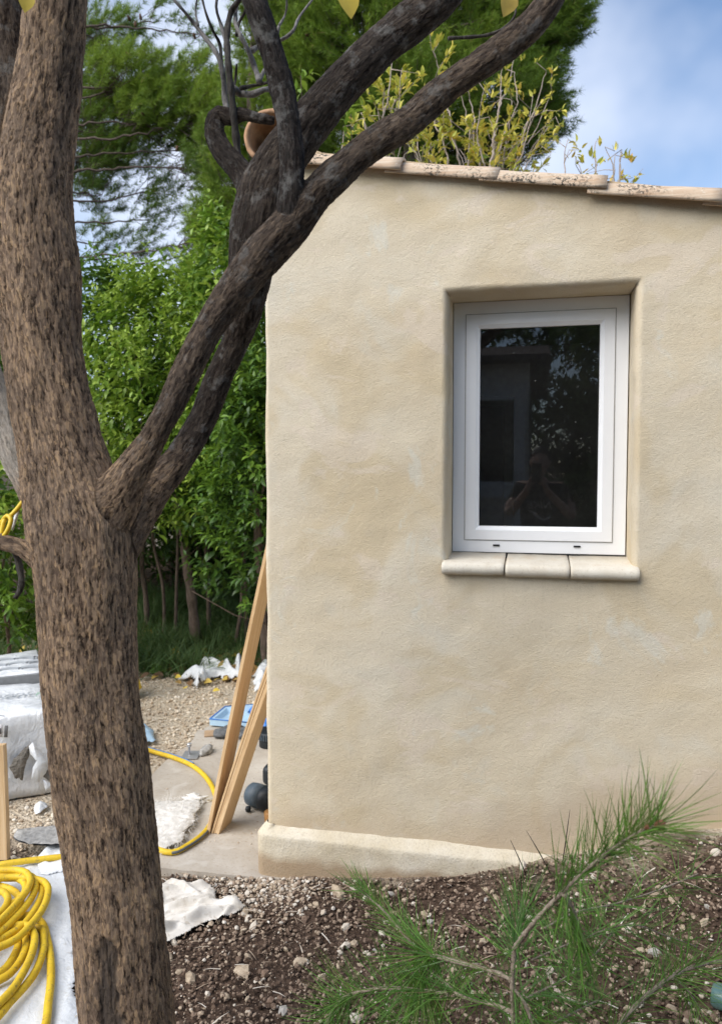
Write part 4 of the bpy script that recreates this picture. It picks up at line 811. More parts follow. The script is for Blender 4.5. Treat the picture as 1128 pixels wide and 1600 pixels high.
def scatter(name, n, fx, smin, smax, tint, mat, label, cat, zoff=0.):
    bm = bmesh.new(); bmesh.ops.create_icosphere(bm, subdivisions=1, radius=.5); Tv = np.array([v.co[:] for v in bm.verts]); Tf = np.array([[v.index for v in f.verts] for f in bm.faces]); bm.free()
    x, y = fx(n); s = smin + (smax - smin) * rng.uniform(0, 1, n) ** 2.6
    pos = np.stack([x, y, gz(x, y) + zoff + s * .12], 1); V = []; 
    d = rng.normal(size=(n, 3)) * [1, 1, .3]; dd_ = norm(d); s_ = norm(np.cross(dd_, np.array([0, 0, 1.]) + rng.normal(size=(n, 3)) * .4)); u = np.cross(s_, dd_)
    Mx = np.stack([s_ * rng.uniform(.6, 1., (n, 1)), dd_, u * rng.uniform(.4, .8, (n, 1))], 2) * s[:, None, None]
    Vn = Tv[None] * (1 + rng.uniform(-.28, .28, (n, len(Tv), 1))); V = np.einsum('nij,nkj->nki', Mx, Vn) + pos[:, None]
    F = (np.arange(n)[:, None, None] * len(Tv) + Tf[None]).reshape(-1, 3)
    tn = np.repeat(np.clip(tint(n), 0, 1), len(Tv))
    tag(obj(name, np_mesh(name, V.reshape(-1, 3), F, False, {'tint': ('FLOAT', tn)}), M[mat]), label, cat, kind='stuff')
def bed(n):
    x = rng.uniform(-1.45, 1.1, 4 * n); y = rng.uniform(-1.25, -.04, 4 * n); k = (y < -.05 - .05 * np.clip(-1.06 - x, 0, 1)) & (x > -1.45 + .25 * np.sin(y * 5)); return x[k][:n], y[k][:n]
scatter('soil_clods', 13000, bed, .004, .022, lambda n: rng.beta(1.8, 2.8, n) * .8, 'pebble', 'dark brown crumbly soil in front of the cabin', 'soil', .006)
scatter('pebbles', 8500, bed, .004, .016, lambda n: .4 + .6 * rng.beta(1.3, 2.2, n), 'pebble', 'small pale pebbles mixed into the soil', 'pebbles', .010)
def dense_near(n):
    k = n; x = rng.normal(-1.02, .16, 3 * n); y = -.06 - np.abs(rng.normal(0, .13, 3 * n)); q = (y < -.06 - .05 * np.clip(-1.06 - x, 0, 1)); return x[q][:n], y[q][:n]
scatter('rubble', 900, dense_near, .006, .024, lambda n: rng.uniform(.6, 1, n), 'pebble', 'pale rubble chips heaped by the plinth corner', 'rubble', .012)
def yard(n):
    x = rng.uniform(-3.9, -1.05, 5 * n); y = rng.uniform(-.35, 3.1, 5 * n); k = ~((x > -1.99) & (y > -.1) & (y < 1.6)) & ((y > .0) | (x < -1.6)); return x[k][:n], y[k][:n]
scatter('gravel', 11000, yard, .006, .034, lambda n: rng.beta(2, 2, n), 'gravel', 'pale crushed gravel of the yard', 'gravel', .002)
def bits(n): x = rng.uniform(-1.95, -1.08, n); y = rng.uniform(0, 1.6, n); return x, y
scatter('slab_grit', 420, bits, .002, .010, lambda n: rng.beta(2, 2, n), 'gravel', 'grit and crumbs lying on the concrete slab', 'grit', .013)
n = 420; tx3 = rng.uniform(-1.4, 1., n); ty3 = rng.uniform(-1.2, -.07, n); pos = np.stack([tx3, ty3, gz(tx3, ty3) + .018], 1)
V, F, T_ = instances(np.array([(-.035, 0, 0), (.035, 0, 0), (.03, .5, .05), (-.03, .5, .05), (.0, 1, 0)]), np.array([(0, 1, 2), (0, 2, 3), (3, 2, 4)]), pos, rng.normal(size=(n, 3)) * [1, 1, .15], np.tile([0, 0, 1.], (n, 1)), rng.uniform(.02, .07, n), rng.uniform(.55, 1, n))
tag(obj('twig_litter', np_mesh('twig_litter', V, F, False, {'tint': ('FLOAT', T_)}), M['pebble']), 'broken straw and twig bits on the soil', 'litter', kind='stuff')

# ------------------------------------------------------------------ young pine in the foreground
seed_base = on_ground(810, 1640); sp = tag(empty('young_pine', tuple(seed_base)), 'young pine with long green needles in the right foreground', 'tree')
def needles_on(pts, f0, f1, n, L, wd, tint, spread=.75, forward=.9, rise=.1):
    i = (rng.uniform(f0, f1, n) * (len(pts) - 1)).astype(int); T, N, B = frames(pts); a = rng.uniform(0, 6.28, n)
    rd = N[i] * np.cos(a)[:, None] + B[i] * np.sin(a)[:, None]
    d = T[i] * rng.uniform(.5, 1.2, (n, 1)) * forward + rd * rng.uniform(.35, 1.1, (n, 1)) * spread + [0, 0, rise]
    return pts[i], d, L * rng.uniform(.6, 1.15, n), np.clip(rng.normal(tint, .15, n), 0, .95)
W_ = np.array([(-.5, 0, 0), (.5, 0, 0), (-.5, .33, .02), (.5, .33, .02), (-.4, .68, .0), (.4, .68, .0), (0, 1, -.06)]); WF = np.array([(0, 1, 3), (0, 3, 2), (2, 3, 5), (2, 5, 4), (4, 5, 6)])
BR = [  # path in pixels with distance, widths, needle specs (from, to, count, length, tint, spread, forward, rise)
    ([(803, 1900, 1.58), (800, 1700, 1.56), (803, 1600, 1.53), (800, 1545, 1.51), (803, 1480, 1.50)], 9, 7, [(.55, 1., 110, .12, .38, .8, .3, .1)]),
    ([(803, 1482, 1.50), (835, 1440, 1.45), (880, 1393, 1.38), (932, 1346, 1.30), (985, 1308, 1.23), (1030, 1287, 1.18)], 8.5, 5, [(.0, .5, 70, .11, .40, .7, .5, -.4), (.35, .8, 80, .135, .40, .6, .6, .6), (.6, .98, 120, .11, .60, .95, .7, .3), (.80, 1., 120, .12, .75, 1.0, .8, .3), (.45, .9, 60, .10, .5, .8, .6, -.5)]),
    ([(880, 1395, 1.38), (893, 1420, 1.39), (903, 1450, 1.40), (914, 1478, 1.41)], 9, 7, [(.0, 1., 110, .13, .42, .7, .6, -.9)]),
    ([(800, 1530, 1.51), (760, 1515, 1.56), (710, 1502, 1.62), (664, 1490, 1.68), (650, 1487, 1.70)], 8, 6, [(.75, 1., 200, .14, .55, .9, .5, -.15), (.1, .9, 70, .12, .42, .8, .6, -.3)]),
    ([(655, 1490, 1.70), (640, 1470, 1.74), (610, 1435, 1.80), (580, 1405, 1.86), (560, 1390, 1.90)], 5, 4, [(.1, 1., 170, .11, .58, .6, 1.0, .1)]),
    ([(655, 1490, 1.70), (655, 1510, 1.69), (660, 1540, 1.67)], 6, 4, [(.3, 1., 100, .15, .55, .8, .8, -.4)]),
    ([(803, 1582, 1.52), (770, 1570, 1.56), (720, 1556, 1.61), (690, 1530, 1.66), (672, 1512, 1.70)], 8, 4, [(.1, 1., 120, .13, .42, .9, .5, -.2)]),
    ([(700, 1552, 1.63), (640, 1545, 1.68), (590, 1545, 1.72), (545, 1555, 1.74), (522, 1575, 1.75), (510, 1605, 1.75)], 6, 5, [(.0, 1., 260, .13, .45, 1., .4, .0), (.6, 1., 110, .12, .5, .9, .7, .2)]),
    ([(802, 1545, 1.51), (818, 1565, 1.50), (828, 1590, 1.49), (836, 1620, 1.48)], 6, 5, [(.0, 1., 80, .12, .4, .9, .6, -.2)]),
    ([(940, 1660, 1.60), (968, 1600, 1.62), (1005, 1560, 1.65), (1050, 1525, 1.68), (1095, 1507, 1.70), (1140, 1500, 1.72)], 8, 6, [(.05, 1., 230, .12, .48, .9, .7, .1)]),
    ([(1050, 1525, 1.68), (1075, 1550, 1.68), (1100, 1590, 1.68)], 5, 3, [(.0, 1., 80, .11, .5, .8, .8, 0)]),
    ([(803, 1500, 1.50), (806, 1470, 1.56), (812, 1440, 1.62), (820, 1405, 1.66)], 6, 4, [(.0, 1., 150, .125, .32, .8, .8, .5)]),
    ([(850, 1450, 1.55), (900, 1425, 1.60), (960, 1412, 1.66), (1030, 1390, 1.72), (1090, 1365, 1.78)], 3, 2, [(.0, 1., 120, .13, .38, .8, .6, -.15)]),
    ([(830, 1500, 1.58), (900, 1470, 1.62), (980, 1445, 1.66), (1040, 1462, 1.70), (1090, 1480, 1.74)], 3, 2, [(.0, .9, 130, .13, .42, .9, .6, -.15)]),
    ([(820, 1560, 1.58), (880, 1530, 1.62), (930, 1490, 1.66), (960, 1450, 1.70)], 4, 3, [(.0, 1., 150, .13, .38, .9, .5, -.2)]),
    ([(830, 1620, 1.60), (880, 1590, 1.62), (940, 1560, 1.66)], 4, 3, [(.0, 1., 120, .13, .42, .9, .5, .1)]),
    ([(700, 1600, 1.66), (640, 1590, 1.7), (600, 1600, 1.74)], 5, 3, [(.0, 1., 130, .13, .45, .9, .5, .1)])]
for pix, w0, w1, specs in BR:
    k = len(pix); pts, r = catmull([P(*q) for q in pix], [(w0 + (w1 - w0) * i / (k - 1)) / 2 / FPX * pix[i][2] for i in range(k)], .006)
    r = r * (1 + .18 * rng.uniform(-1, 1, len(r))); b = MB(); b.tube(pts, r, 7); br = obj('branch', b.mesh('branch'), M['pine_twig'], sp)
    if specs:
        pp, dd2, LL, tt2 = [np.concatenate(z_) for z_ in zip(*[needles_on(pts, f0, f1, int(n_ * 1.05), L, .0014, tn + .13, sp_, fw, rs) for f0, f1, n_, L, tn, sp_, fw, rs in specs])]
        T_ = W_.copy(); T_[:, 0] *= .0135
        brown = rng.uniform(size=len(tt2)) < .03; tt2[brown] = 1.
        V, F, T2 = instances(T_, WF, pp, dd2, rng.normal(size=pp.shape), LL, tt2)
        tag(obj('needles', np_mesh('needles', V, F, True, {'tint': ('FLOAT', T2)}), M['near_needle'], br), kind='stuff')
for (px, py, d, s) in ((1030, 1288, 1.18, .0075), (1012, 1292, 1.2, .006)):
    b = MB(); b.lathe([(.001, -1.2), (.6, -.8), (1, 0), (.7, .8), (.1, 1.3)], 8, Matrix.Translation(Vector(P(px, py, d))) @ Matrix.Rotation(1.1, 4, 'Y') @ Matrix.Scale(s, 4)); obj('bud', b.mesh('bud'), M['bud_brown'], sp)
# a few grass stalks against the plinth
for lab, pts_px in (('dark stalk leaning left in front of the plinth, left of the pair', [(822, 1368), (812, 1345), (797, 1312)]), ('dark stalk leaning left in front of the plinth, right of the pair', [(858, 1362), (842, 1332), (822, 1298)]), ('thin reddish stalk standing against the wall right of the dark stalks', [(878, 1350), (884, 1310), (890, 1265)])):
    d = 2.35; q = [P(a, b_, d) for a, b_ in pts_px]; q[0] = on_ground(*pts_px[0]); pts, r = catmull(q, [.002, .0018, .0006], .01); b = MB(); b.tube(pts, r, 5, .55); tag(obj('grass_stalk', b.mesh('grass_stalk'), M['twig_dark'] if 'dark' in lab else M['bud_brown']), lab, 'stalk', 'stalks by the wall')
b = MB(); pts, r = catmull([on_ground(854, 1518, .02), on_ground(868, 1545, .03), on_ground(885, 1560, .02), on_ground(902, 1566, .01)], [.004, .006, .005, .002], .008); b.tube(pts, r * (1 + .2 * rng.uniform(-1, 1, len(r))), 6); pts, r = catmull([on_ground(868, 1547, .03), on_ground(858, 1560, .02)], [.005, .002], .008); b.tube(pts, r, 6)
tag(obj('broken_twig', b.mesh('broken_twig'), M['pale_twig']), 'bleached forked twig lying on the soil under the young pine', 'twig')

bt = tag(empty('bottle', tuple(on_ground(1136, 1565))), 'blue-green glass bottle lying at the right edge of the soil', 'bottle'); Mx = Matrix.Translation(Vector(on_ground(1138, 1562, .028))) @ Matrix.Rotation(rad(90), 4, 'Y') @ Matrix.Rotation(.4, 4, 'X')
plain('bottle_green', (.09, .17, .16), .2, .5); b = MB(); b.lathe([(.006, -.04), (.026, -.038), (.031, -.03), (.031, .09), (.026, .11)], 18, Mx); obj('bottle_body', b.mesh('bottle_body'), M['bottle_green'], bt); b = MB(); b.lathe([(.026, .11), (.014, .135), (.0125, .18), (.015, .182), (.015, .192)], 18, Mx); obj('neck', b.mesh('neck'), M['bottle_green'], bt)
# ------------------------------------------------------------------ hoses
def hose_path(strokes, sc_=None): pass
z8 = lambda zx, zy: (zx / 5.714, 1320 + zy / 5.714)
ST = [([(-420, 260), (-150, 215), (0, 225), (150, 225), (240, 250), (275, 320), (250, 400), (180, 490), (90, 590), (0, 680), (-160, 820), (-420, 900)], .085),
      ([(-500, 500), (-300, 330), (0, 290), (120, 292), (205, 322), (232, 390), (190, 470), (60, 560), (-60, 640), (-300, 700)], .06),
      ([(-380, 480), (-150, 360), (0, 368), (100, 398), (165, 450), (190, 520), (120, 620), (-40, 740), (-260, 820)], .045),
      ([(-300, 520), (-120, 420), (0, 412), (52, 436), (76, 490), (42, 570), (-20, 620), (-200, 690)], .07),
      ([(-400, 420), (-100, 300), (120, 270), (280, 280), (318, 345), (312, 415), (255, 520), (150, 645), (0, 785), (-200, 930), (-450, 900)], .065),
      ([(-500, 600), (-200, 330), (100, 300), (290, 310), (372, 390), (368, 470), (318, 575), (195, 730), (0, 850), (-250, 1000), (-500, 900)], .05),
      ([(-480, 640), (-240, 400), (80, 290), (340, 312), (425, 365), (428, 460), (380, 580), (285, 705), (150, 840), (0, 915), (-260, 1050), (-560, 1000)], .07),
      ([(-500, 1300), (-300, 950), (200, 640), (370, 690), (425, 840), (452, 1000), (458, 1200), (436, 1400), (400, 1640), (250, 1900), (-100, 2050)], .015),
      ([(-400, 1900), (-500, 1400), (-200, 800), (330, 740), (392, 860), (380, 980), (322, 1130), (220, 1270), (80, 1420), (-20, 1540), (-300, 1800)], .03),
      ([(-500, 1500), (-400, 1000), (150, 720), (300, 780), (302, 920), (232, 1100), (130, 1270), (0, 1412), (-250, 1600)], .05),
      ([(-450, 1400), (-300, 900), (150, 760), (238, 850), (205, 1000), (105, 1140), (0, 1208), (-250, 1330)], .035),
      ([(-400, 1250), (-250, 850), (100, 800), (165, 890), (100, 1040), (0, 1145), (-200, 1250)], .02)]
hx = []
for st, zh in ST:
    for k, (a, b_) in enumerate(st):
        px, py = z8(a, b_); c = PZ(px, py, zh); 
        edge = min(k, len(st) - 1 - k); hx.append(c if edge else c * [1, 1, 0] + [0, 0, max(.03, zh * .7)])
pts, r = catmull(hx, .0125, .02); b = MB(); b.tube(pts, r, 10)
tag(obj('hose_coil', b.mesh('hose_coil'), M['hose']), 'coiled yellow hose piled on white plastic in the lower left', 'hose')
q = [on_ground(-140, 1380, .014), on_ground(-40, 1360, .02), PZ(0, 1351, .02), PZ(52, 1344, .02), PZ(105, 1338, .018), PZ(170, 1332, .014), PZ(230, 1325, .014)]
q += [PZ(268, 1332, .0125), PZ(292, 1322, .0125), PZ(318, 1303, .0125), PZ(333, 1280, .0125), PZ(339, 1255, .0125), PZ(333, 1232, .0125), PZ(320, 1212, .0125), PZ(300, 1196, .0125), PZ(272, 1184, .0125), PZ(245, 1176, .0125), PZ(225, 1170, .0125), PZ(185, 1160, .014), PZ(140, 1158, .014)]
pts, r = catmull(q, .0125, .02); r = np.asarray(r)
hs = tag(empty('garden_hose', tuple(q[6])), 'yellow hose lying in a wide curve on the concrete slab', 'hose'); b = MB(); b.tube(pts, r, 10); obj('hose_body', b.mesh('hose_body'), M['hose'], hs)
def stripe(lo, hi, side, mat, up_=.4):
    k = slice(lo, hi); pp = pts[k]; T, N, B = frames(pp); s = norm(np.cross(T, [0, 0, 1.])); b = MB()
    b.tube(pp + s * side * .0095 + np.array([0, 0, up_ * .012]), .0062, 6); obj('stripe', b.mesh('stripe'), M[mat], hs)
L_ = len(pts); 
i0 = int(np.argmin(np.linalg.norm(pts - q[7], axis=1))); i1 = int(np.argmin(np.linalg.norm(pts - q[11], axis=1))); stripe(i0, i1, 1, 'hose_grey', .2)
i2 = int(np.argmin(np.linalg.norm(pts - q[14], axis=1))); i3 = int(np.argmin(np.linalg.norm(pts - q[17], axis=1))); stripe(i2, i3, 1, 'hose_blue', .7)
# yellow rope on the small side branch
q = [P(60, 765, 1.85), P(40, 780, 1.83), P(26, 797, 1.81), P(15, 808, 1.80), P(8, 812, 1.795), P(4, 826, 1.79), P(2, 838, 1.785), P(8, 836, 1.78), P(14, 826, 1.78), P(18, 812, 1.785), P(12, 806, 1.79), P(4, 815, 1.80), P(-8, 838, 1.81), P(-20, 868, 1.80)]
pts2, r2 = catmull(q, .0055, .008); b = MB(); b.tube(pts2, r2, 8); rp = tag(obj('rope', b.mesh('rope'), M['yellow_sack']), 'yellow rope knotted round the small side branch at the left edge', 'rope')
q = [P(30, 790, 1.83), P(26, 806, 1.825), P(20, 828, 1.82)]; pts2, r2 = catmull(q, [.003, .0045, .002], .01); b = MB(); b.tube(pts2, r2, 6); tag(obj('cable_tie', b.mesh('cable_tie'), M['plastic']), 'white cable tie hanging beside the yellow rope', 'cable tie')

# ------------------------------------------------------------------ sheets, cloths, bags
def inside(poly, x, y):
    c = np.zeros(x.shape, bool); n = len(poly)
    for i in range(n):
        x0, y0 = poly[i]; x1, y1 = poly[(i + 1) % n]
        k = ((y0 > y) != (y1 > y)) & (x < (x1 - x0) * (y - y0) / (y1 - y0 + 1e-12) + x0); c ^= k
    return c
def sheet(name, poly, mat, label, cat, h=.03, freq=6., z0=.004, res=.012, dome=0., seed=0., ridg=1., parent=None, base=None, fold=None, ridges=0, rh=.03, rw=.014):
    """a crumpled sheet lying on the ground: poly in ground coordinates"""
    poly = [np.asarray(p_)[:2] for p_ in poly]; pc = np.mean(poly, axis=0); lo = np.min(poly, 0); hi = np.max(poly, 0)
    n, m_ = max(6, int((hi[0] - lo[0]) / res)), max(6, int((hi[1] - lo[1]) / res)); Xg, Yg = np.meshgrid(np.linspace(lo[0], hi[0], n), np.linspace(lo[1], hi[1], m_))
    jx = Xg + res * .8 * np.sin(Yg * 40 + seed); ins = inside(poly, jx, Yg + res * .8 * np.sin(Xg * 37 + seed))
    Rr = max(hi - lo) / 2; V = []
    pa = np.array(poly); pb = np.roll(pa, -1, 0)
    rl = []
    for q in range(ridges):
        a_ = rng.uniform(lo, hi); th_ = rng.normal(fold[0] if fold else 0, .7); ln = rng.uniform(.25, .8) * Rr
        rl.append((a_ - ln * np.array([math.cos(th_), math.sin(th_)]), a_ + ln * np.array([math.cos(th_), math.sin(th_)]), rw * rng.uniform(.5, 1.5), rh * rng.uniform(.4, 1.2)))
    def edge_d(x, y):
        q_ = np.array([x, y]); e_ = pb - pa; t_ = np.clip(((q_ - pa) * e_).sum(1) / ((e_ ** 2).sum(1) + 1e-12), 0, 1); return float(np.sqrt((((pa + e_ * t_[:, None]) - q_) ** 2).sum(1).min()))
    for x, y in zip(Xg.ravel(), Yg.ravel()):
        f = 1 - abs(mnoise.noise(Vector((x * freq + seed, y * freq, seed)))) * 2; f2 = 1 - abs(mnoise.noise(Vector((x * freq * 2.3 + seed, y * freq * 2.3, seed + 5)))) * 2
        f3 = mnoise.noise(Vector((x * freq * .6, y * freq * .6, seed + 9)))
        rr = math.hypot(x - pc[0], y - pc[1]) / Rr
        if fold:
            fa, fs, fn = fold; w_ = .05 * mnoise.noise(Vector((x * 5, y * 5, seed))); u_ = (x * math.cos(fa) + y * math.sin(fa)) * .22; v_ = (-x * math.sin(fa) + y * math.cos(fa)) + w_
            f2 = 1 - abs(mnoise.noise(Vector((u_ * fn, v_ * fn, seed + 5)))) * 2.6; f = 1 - abs(mnoise.noise(Vector((u_ * fn * .45, v_ * fn * .45, seed)))) * 2.4
        zz = (max(f, 0) ** 1.5 * .6 + max(f2, 0) ** 2 * .35 * ridg + f3 * .4 + .1) * h * (1 - .45 * min(rr, 1)) + dome * max(0, 1 - rr * rr)
        for (ra, rb, w_, h_) in rl:
            e_ = rb - ra; t_ = min(1., max(0., ((x - ra[0]) * e_[0] + (y - ra[1]) * e_[1]) / (e_ @ e_))); dx_ = x - ra[0] - e_[0] * t_ + .012 * mnoise.noise(Vector((x * 14, y * 14, w_ * 900))); dy_ = y - ra[1] - e_[1] * t_ + .012 * mnoise.noise(Vector((x * 14, y * 14, 50 + w_ * 900)))
            zz = max(zz, .25 * zz + h_ * (1 - .6 * abs(2 * t_ - 1)) * math.exp(-(dx_ * dx_ + dy_ * dy_) / (w_ * w_)))
        zz *= .25 + .75 * float(smooth01(edge_d(x, y), 0, .035 + .3 * dome))
        g_ = (base(x, y) if base else float(gz(x, y)) + .012) + z0; V.append((x, y, g_ + max(zz, -.002)))
    I_ = np.arange(n * m_).reshape(m_, n); ok = ins[:-1, :-1] & ins[1:, 1:] & ins[:-1, 1:] & ins[1:, :-1]
    F = np.stack([I_[:-1, :-1], I_[:-1, 1:], I_[1:, 1:], I_[1:, :-1]], -1)[ok]
    used = np.unique(F); mp_ = -np.ones(n * m_, int); mp_[used] = np.arange(len(used))
    o = obj(name, np_mesh(name, np.array(V)[used], mp_[F]), M[mat], parent)
    md = o.modifiers.new('thickness', 'SOLIDIFY'); md.thickness = .0012; md.offset = 0
    if label: tag(o, label, cat)
    return o
def pz_poly(lst, z=0.): return [PZ(a, b_, z)[:2] for a, b_ in lst]
sheet('plastic_sheet', pz_poly([(-260, 1640), (-200, 1450), (-120, 1360), (40, 1345), (100, 1335), (150, 1332), (140, 1400), (122, 1480), (128, 1560), (135, 1640), (150, 1800), (-200, 1900)]), 'plastic', 'dirty white plastic sheet spread on the ground under the yellow hose', 'plastic sheet', .028, 7, .003, .012, seed=2., fold=(1.9, 1, 9))
sheet('tarp_edge', pz_poly([(55, 1345), (75, 1318), (95, 1306), (150, 1300), (170, 1330), (140, 1352), (100, 1362), (60, 1366)]), 'plastic', 'bunched white plastic behind the yellow hose, left of the trunk', 'plastic sheet', .02, 9, .012, .009, .01, seed=8., fold=(.3, 1, 12), ridges=14, rh=.045, rw=.02)
sheet('dust_sheet', pz_poly([(240, 1390), (268, 1380), (320, 1384), (338, 1398), (340, 1415), (372, 1420), (386, 1432), (352, 1444), (320, 1452), (294, 1466), (268, 1480), (240, 1490), (215, 1440)], -.02), 'cloth', 'crumpled off-white dust sheet on the soil beside the trunk', 'cloth', .02, 9, .004, .0055, .012, seed=4., ridg=1., fold=(.55, 1, 22), ridges=44, rh=.05, rw=.011)
sheet('plastic_bag', pz_poly([(276, 1052), (300, 1046), (312, 1036), (334, 1028), (352, 1040), (360, 1032), (384, 1040), (380, 1054), (352, 1054), (340, 1050), (322, 1058), (304, 1068), (304, 1056), (290, 1054)], .05), 'plastic', 'torn white plastic bag crumpled at the edge of the gravel', 'plastic bag', .04, 6, .0, .010, .03, seed=12., ridg=1.1, fold=(-.4, 1, 12), ridges=16, rh=.14, rw=.05)
sheet('paper_sheet', pz_poly([(190, 1140), (222, 1134), (236, 1142), (247, 1160), (225, 1166), (190, 1168)]), 'pale_blue_film', 'bluish white plastic scrap just right of the trunk', 'plastic scrap', .03, 6, .01, .012, .03, seed=6.)
sheet('plastic_scrap', pz_poly([(395, 1062), (408, 1042), (424, 1030), (430, 1060), (412, 1080), (398, 1085)], .0), 'plastic', 'white plastic scrap between the boards and the cabin corner', 'plastic scrap', .05, 7, .0, .012, .07, seed=14.)
sheet('plastic_wad', pz_poly([(53, 1262), (60, 1252), (72, 1255), (78, 1262), (64, 1272), (56, 1272)]), 'plastic', 'small wad of clear plastic on the gravel left of the trunk', 'plastic wad', .03, 14, .0, .006, .025, seed=16.)
sheet('film_wad', pz_poly([(-6, 1240), (4, 1228), (20, 1226), (24, 1240), (14, 1255), (0, 1258)]), 'film', 'crumpled clear film below the wrapped packs at the left edge', 'plastic wad', .05, 12, .0, .007, .06, seed=17.)
# blue and clear packaging behind the boards
tray = tag(empty('plastic_tray', tuple(PZ(365, 1130, 0))), 'clear pale blue packaging tray lying on the slab behind the boards', 'packaging')
c = [PZ(a, b_, .0) for a, b_ in ((328, 1136), (352, 1116), (402, 1112), (392, 1142))]; z_ = np.array([0, 0, 1.])
b = MB(); lo_ = [p_ + z_ * .012 for p_ in c]; mid = np.mean(c, axis=0); inn = [mid + (p_ - mid) * .72 + z_ * .02 for p_ in c]; out_ = [p_ + z_ * .05 for p_ in c]; inn2 = [mid + (p_ - mid) * .82 + z_ * .05 for p_ in c]
b.add(lo_ + out_ + inn2 + inn, [(3, 2, 1, 0)] + [(i, (i + 1) % 4, 4 + (i + 1) % 4, 4 + i) for i in range(4)] + [(4 + i, 4 + (i + 1) % 4, 8 + (i + 1) % 4, 8 + i) for i in range(4)] + [(8 + i, 8 + (i + 1) % 4, 12 + (i + 1) % 4, 12 + i) for i in range(4)] + [(12, 13, 14, 15)]); obj('tray_body', b.mesh('tray_body', False), M['pale_blue_film'], tray)
b = MB(); b.tube([*(p_ + z_ * .052 for p_ in (out_[0] - z_ * .05, out_[1] - z_ * .05, out_[2] - z_ * .05, out_[3] - z_ * .05, out_[0] - z_ * .05))], .004, 6); obj('rim', b.mesh('rim'), M['blue_print'], tray)
sheet('blue_bag', pz_poly([(384, 1120), (396, 1108), (425, 1112), (436, 1126), (425, 1146), (402, 1150), (398, 1135)]), 'blue_print', 'blue printed plastic bag behind the boards by the cabin corner', 'plastic bag', .05, 10, .012, .009, .05, seed=21.)
b = MB(); b.box((-.07, -.05, 0), (.07, .05, .006), Matrix.Translation(Vector(PZ(338, 1146, .004))) @ Matrix.Rotation(.4, 4, 'Z')); tag(obj('cardboard_piece', b.mesh('cardboard_piece', False), M['cardboard']), 'brown cardboard scrap under the edge of the pale blue tray', 'cardboard')
def glove(label, c, a):
    t = tag(empty('work_glove', tuple(c)), label, 'glove', 'grey work gloves'); Mx = Matrix.Translation(Vector(c)) @ Matrix.Rotation(a, 4, 'Z') @ Matrix.Scale(1.25, 4)
    b = MB(); b.lathe([(.02, -.055), (.04, -.05), (.047, -.02), (.046, .02), (.036, .045), (.01, .05)], 12, Mx @ Matrix.Translation((0, 0, .016)) @ Matrix.Rotation(rad(90), 4, 'X') @ Matrix.Diagonal((1, .4, 1, 1))); obj('palm', b.mesh('palm'), M['glove_grey'], t)
    for k, (x, L, an) in enumerate(((-.032, .065, .12), (-.011, .075, .03), (.011, .07, -.05), (.03, .055, -.15))):
        pts_, r_ = catmull([Mx @ Vector((x, -.03, .018)), Mx @ Vector((x - an * .1, -.03 - L * .6, .026)), Mx @ Vector((x - an * .3, -.03 - L, .012))], [.012, .0115, .008], .008); b = MB(); b.tube(pts_, r_ * 1.2, 8); obj('finger', b.mesh('finger'), M['glove_grey'], t)
    pts_, r_ = catmull([Mx @ Vector((.035, .01, .016)), Mx @ Vector((.065, -.01, .022)), Mx @ Vector((.075, -.035, .012))], [.014, .013, .009], .008); b = MB(); b.tube(pts_, r_ * 1.2, 8); obj('thumb', b.mesh('thumb'), M['glove_grey'], t)
glove('grey work glove on the slab left of the boards', PZ(352, 1150, .004), 1.9); glove('grey work glove mostly hidden behind the two boards', PZ(385, 1148, .004), -1.2)
jar = tag(empty('screw_lid_jar', tuple(PZ(416, 1160, 0))), 'black ribbed jar lid standing at the cabin corner behind the boards', 'jar'); Mx = Matrix.Translation(Vector(PZ(420, 1166, .0)))
b = MB(); b.lathe([(.05, 0), (.055, .006), (.055, .06), (.05, .066)], 26, Mx); obj('jar_body', b.mesh('jar_body'), M['tool_dark'], jar); b = MB(); b.lathe([(.058, .045), (.06, .05), (.06, .085), (.054, .09), (.03, .088)], 26, Mx); obj('lid', b.mesh('lid'), M['tool_dark'], jar)
b = MB()
for k in range(26): a = k / 26 * 6.283; b.box((-.004, -.003, .05), (.004, .003, .084), Mx @ Matrix.Rotation(a, 4, 'Z') @ Matrix.Translation((.061, 0, 0)))
obj('ribs', b.mesh('ribs', False), M['tool_blue'], jar)
b = MB(); b.box((-.05, -.03, 0), (.05, .03, .05), Matrix.Translation(Vector(PZ(408, 1150, .004))) @ Matrix.Rotation(.5, 4, 'Z')); o = obj('tool_case', b.mesh('tool_case', False), M['tool_dark']); tag(o, 'small dark block beside the black ribbed jar lid', 'case'); md = o.modifiers.new('b', 'BEVEL'); md.width = .008; md.segments = 3
# power tool half hidden by the corner: round motor head, strap eye and orange grip
tl = tag(empty('power_tool', tuple(PZ(408, 1264, 0))), 'round blue-grey power tool lying at the cabin corner', 'power tool')
ax = norm(_R * .8 + np.array([0, 0, -.08]) + _F * -.45); c0 = PZ(404, 1262, 0) + np.array([0, 0, .057]); Mx = Matrix.Translation(Vector(c0)) @ Vector(ax).to_track_quat('Z', 'Y').to_matrix().to_4x4()
b = MB(); b.lathe([(.02, -.058), (.042, -.055), (.052, -.044), (.056, -.02), (.056, .028)], 26, Mx); obj('motor_housing', b.mesh('motor_housing'), M['tool_blue'], tl); b = MB(); b.lathe([(.0565, .028), (.058, .032), (.058, .085), (.05, .09)], 26, Mx); obj('collar', b.mesh('collar'), M['tool_dark'], tl)
b = MB(); b.lathe([(.004, -.012), (.012, -.01), (.014, 0), (.012, .01), (.004, .012)], 12, Matrix.Translation(Vector(PZ(388, 1264, .016)))); obj('strap_eye', b.mesh('strap_eye'), M['tool_dark'], tl)
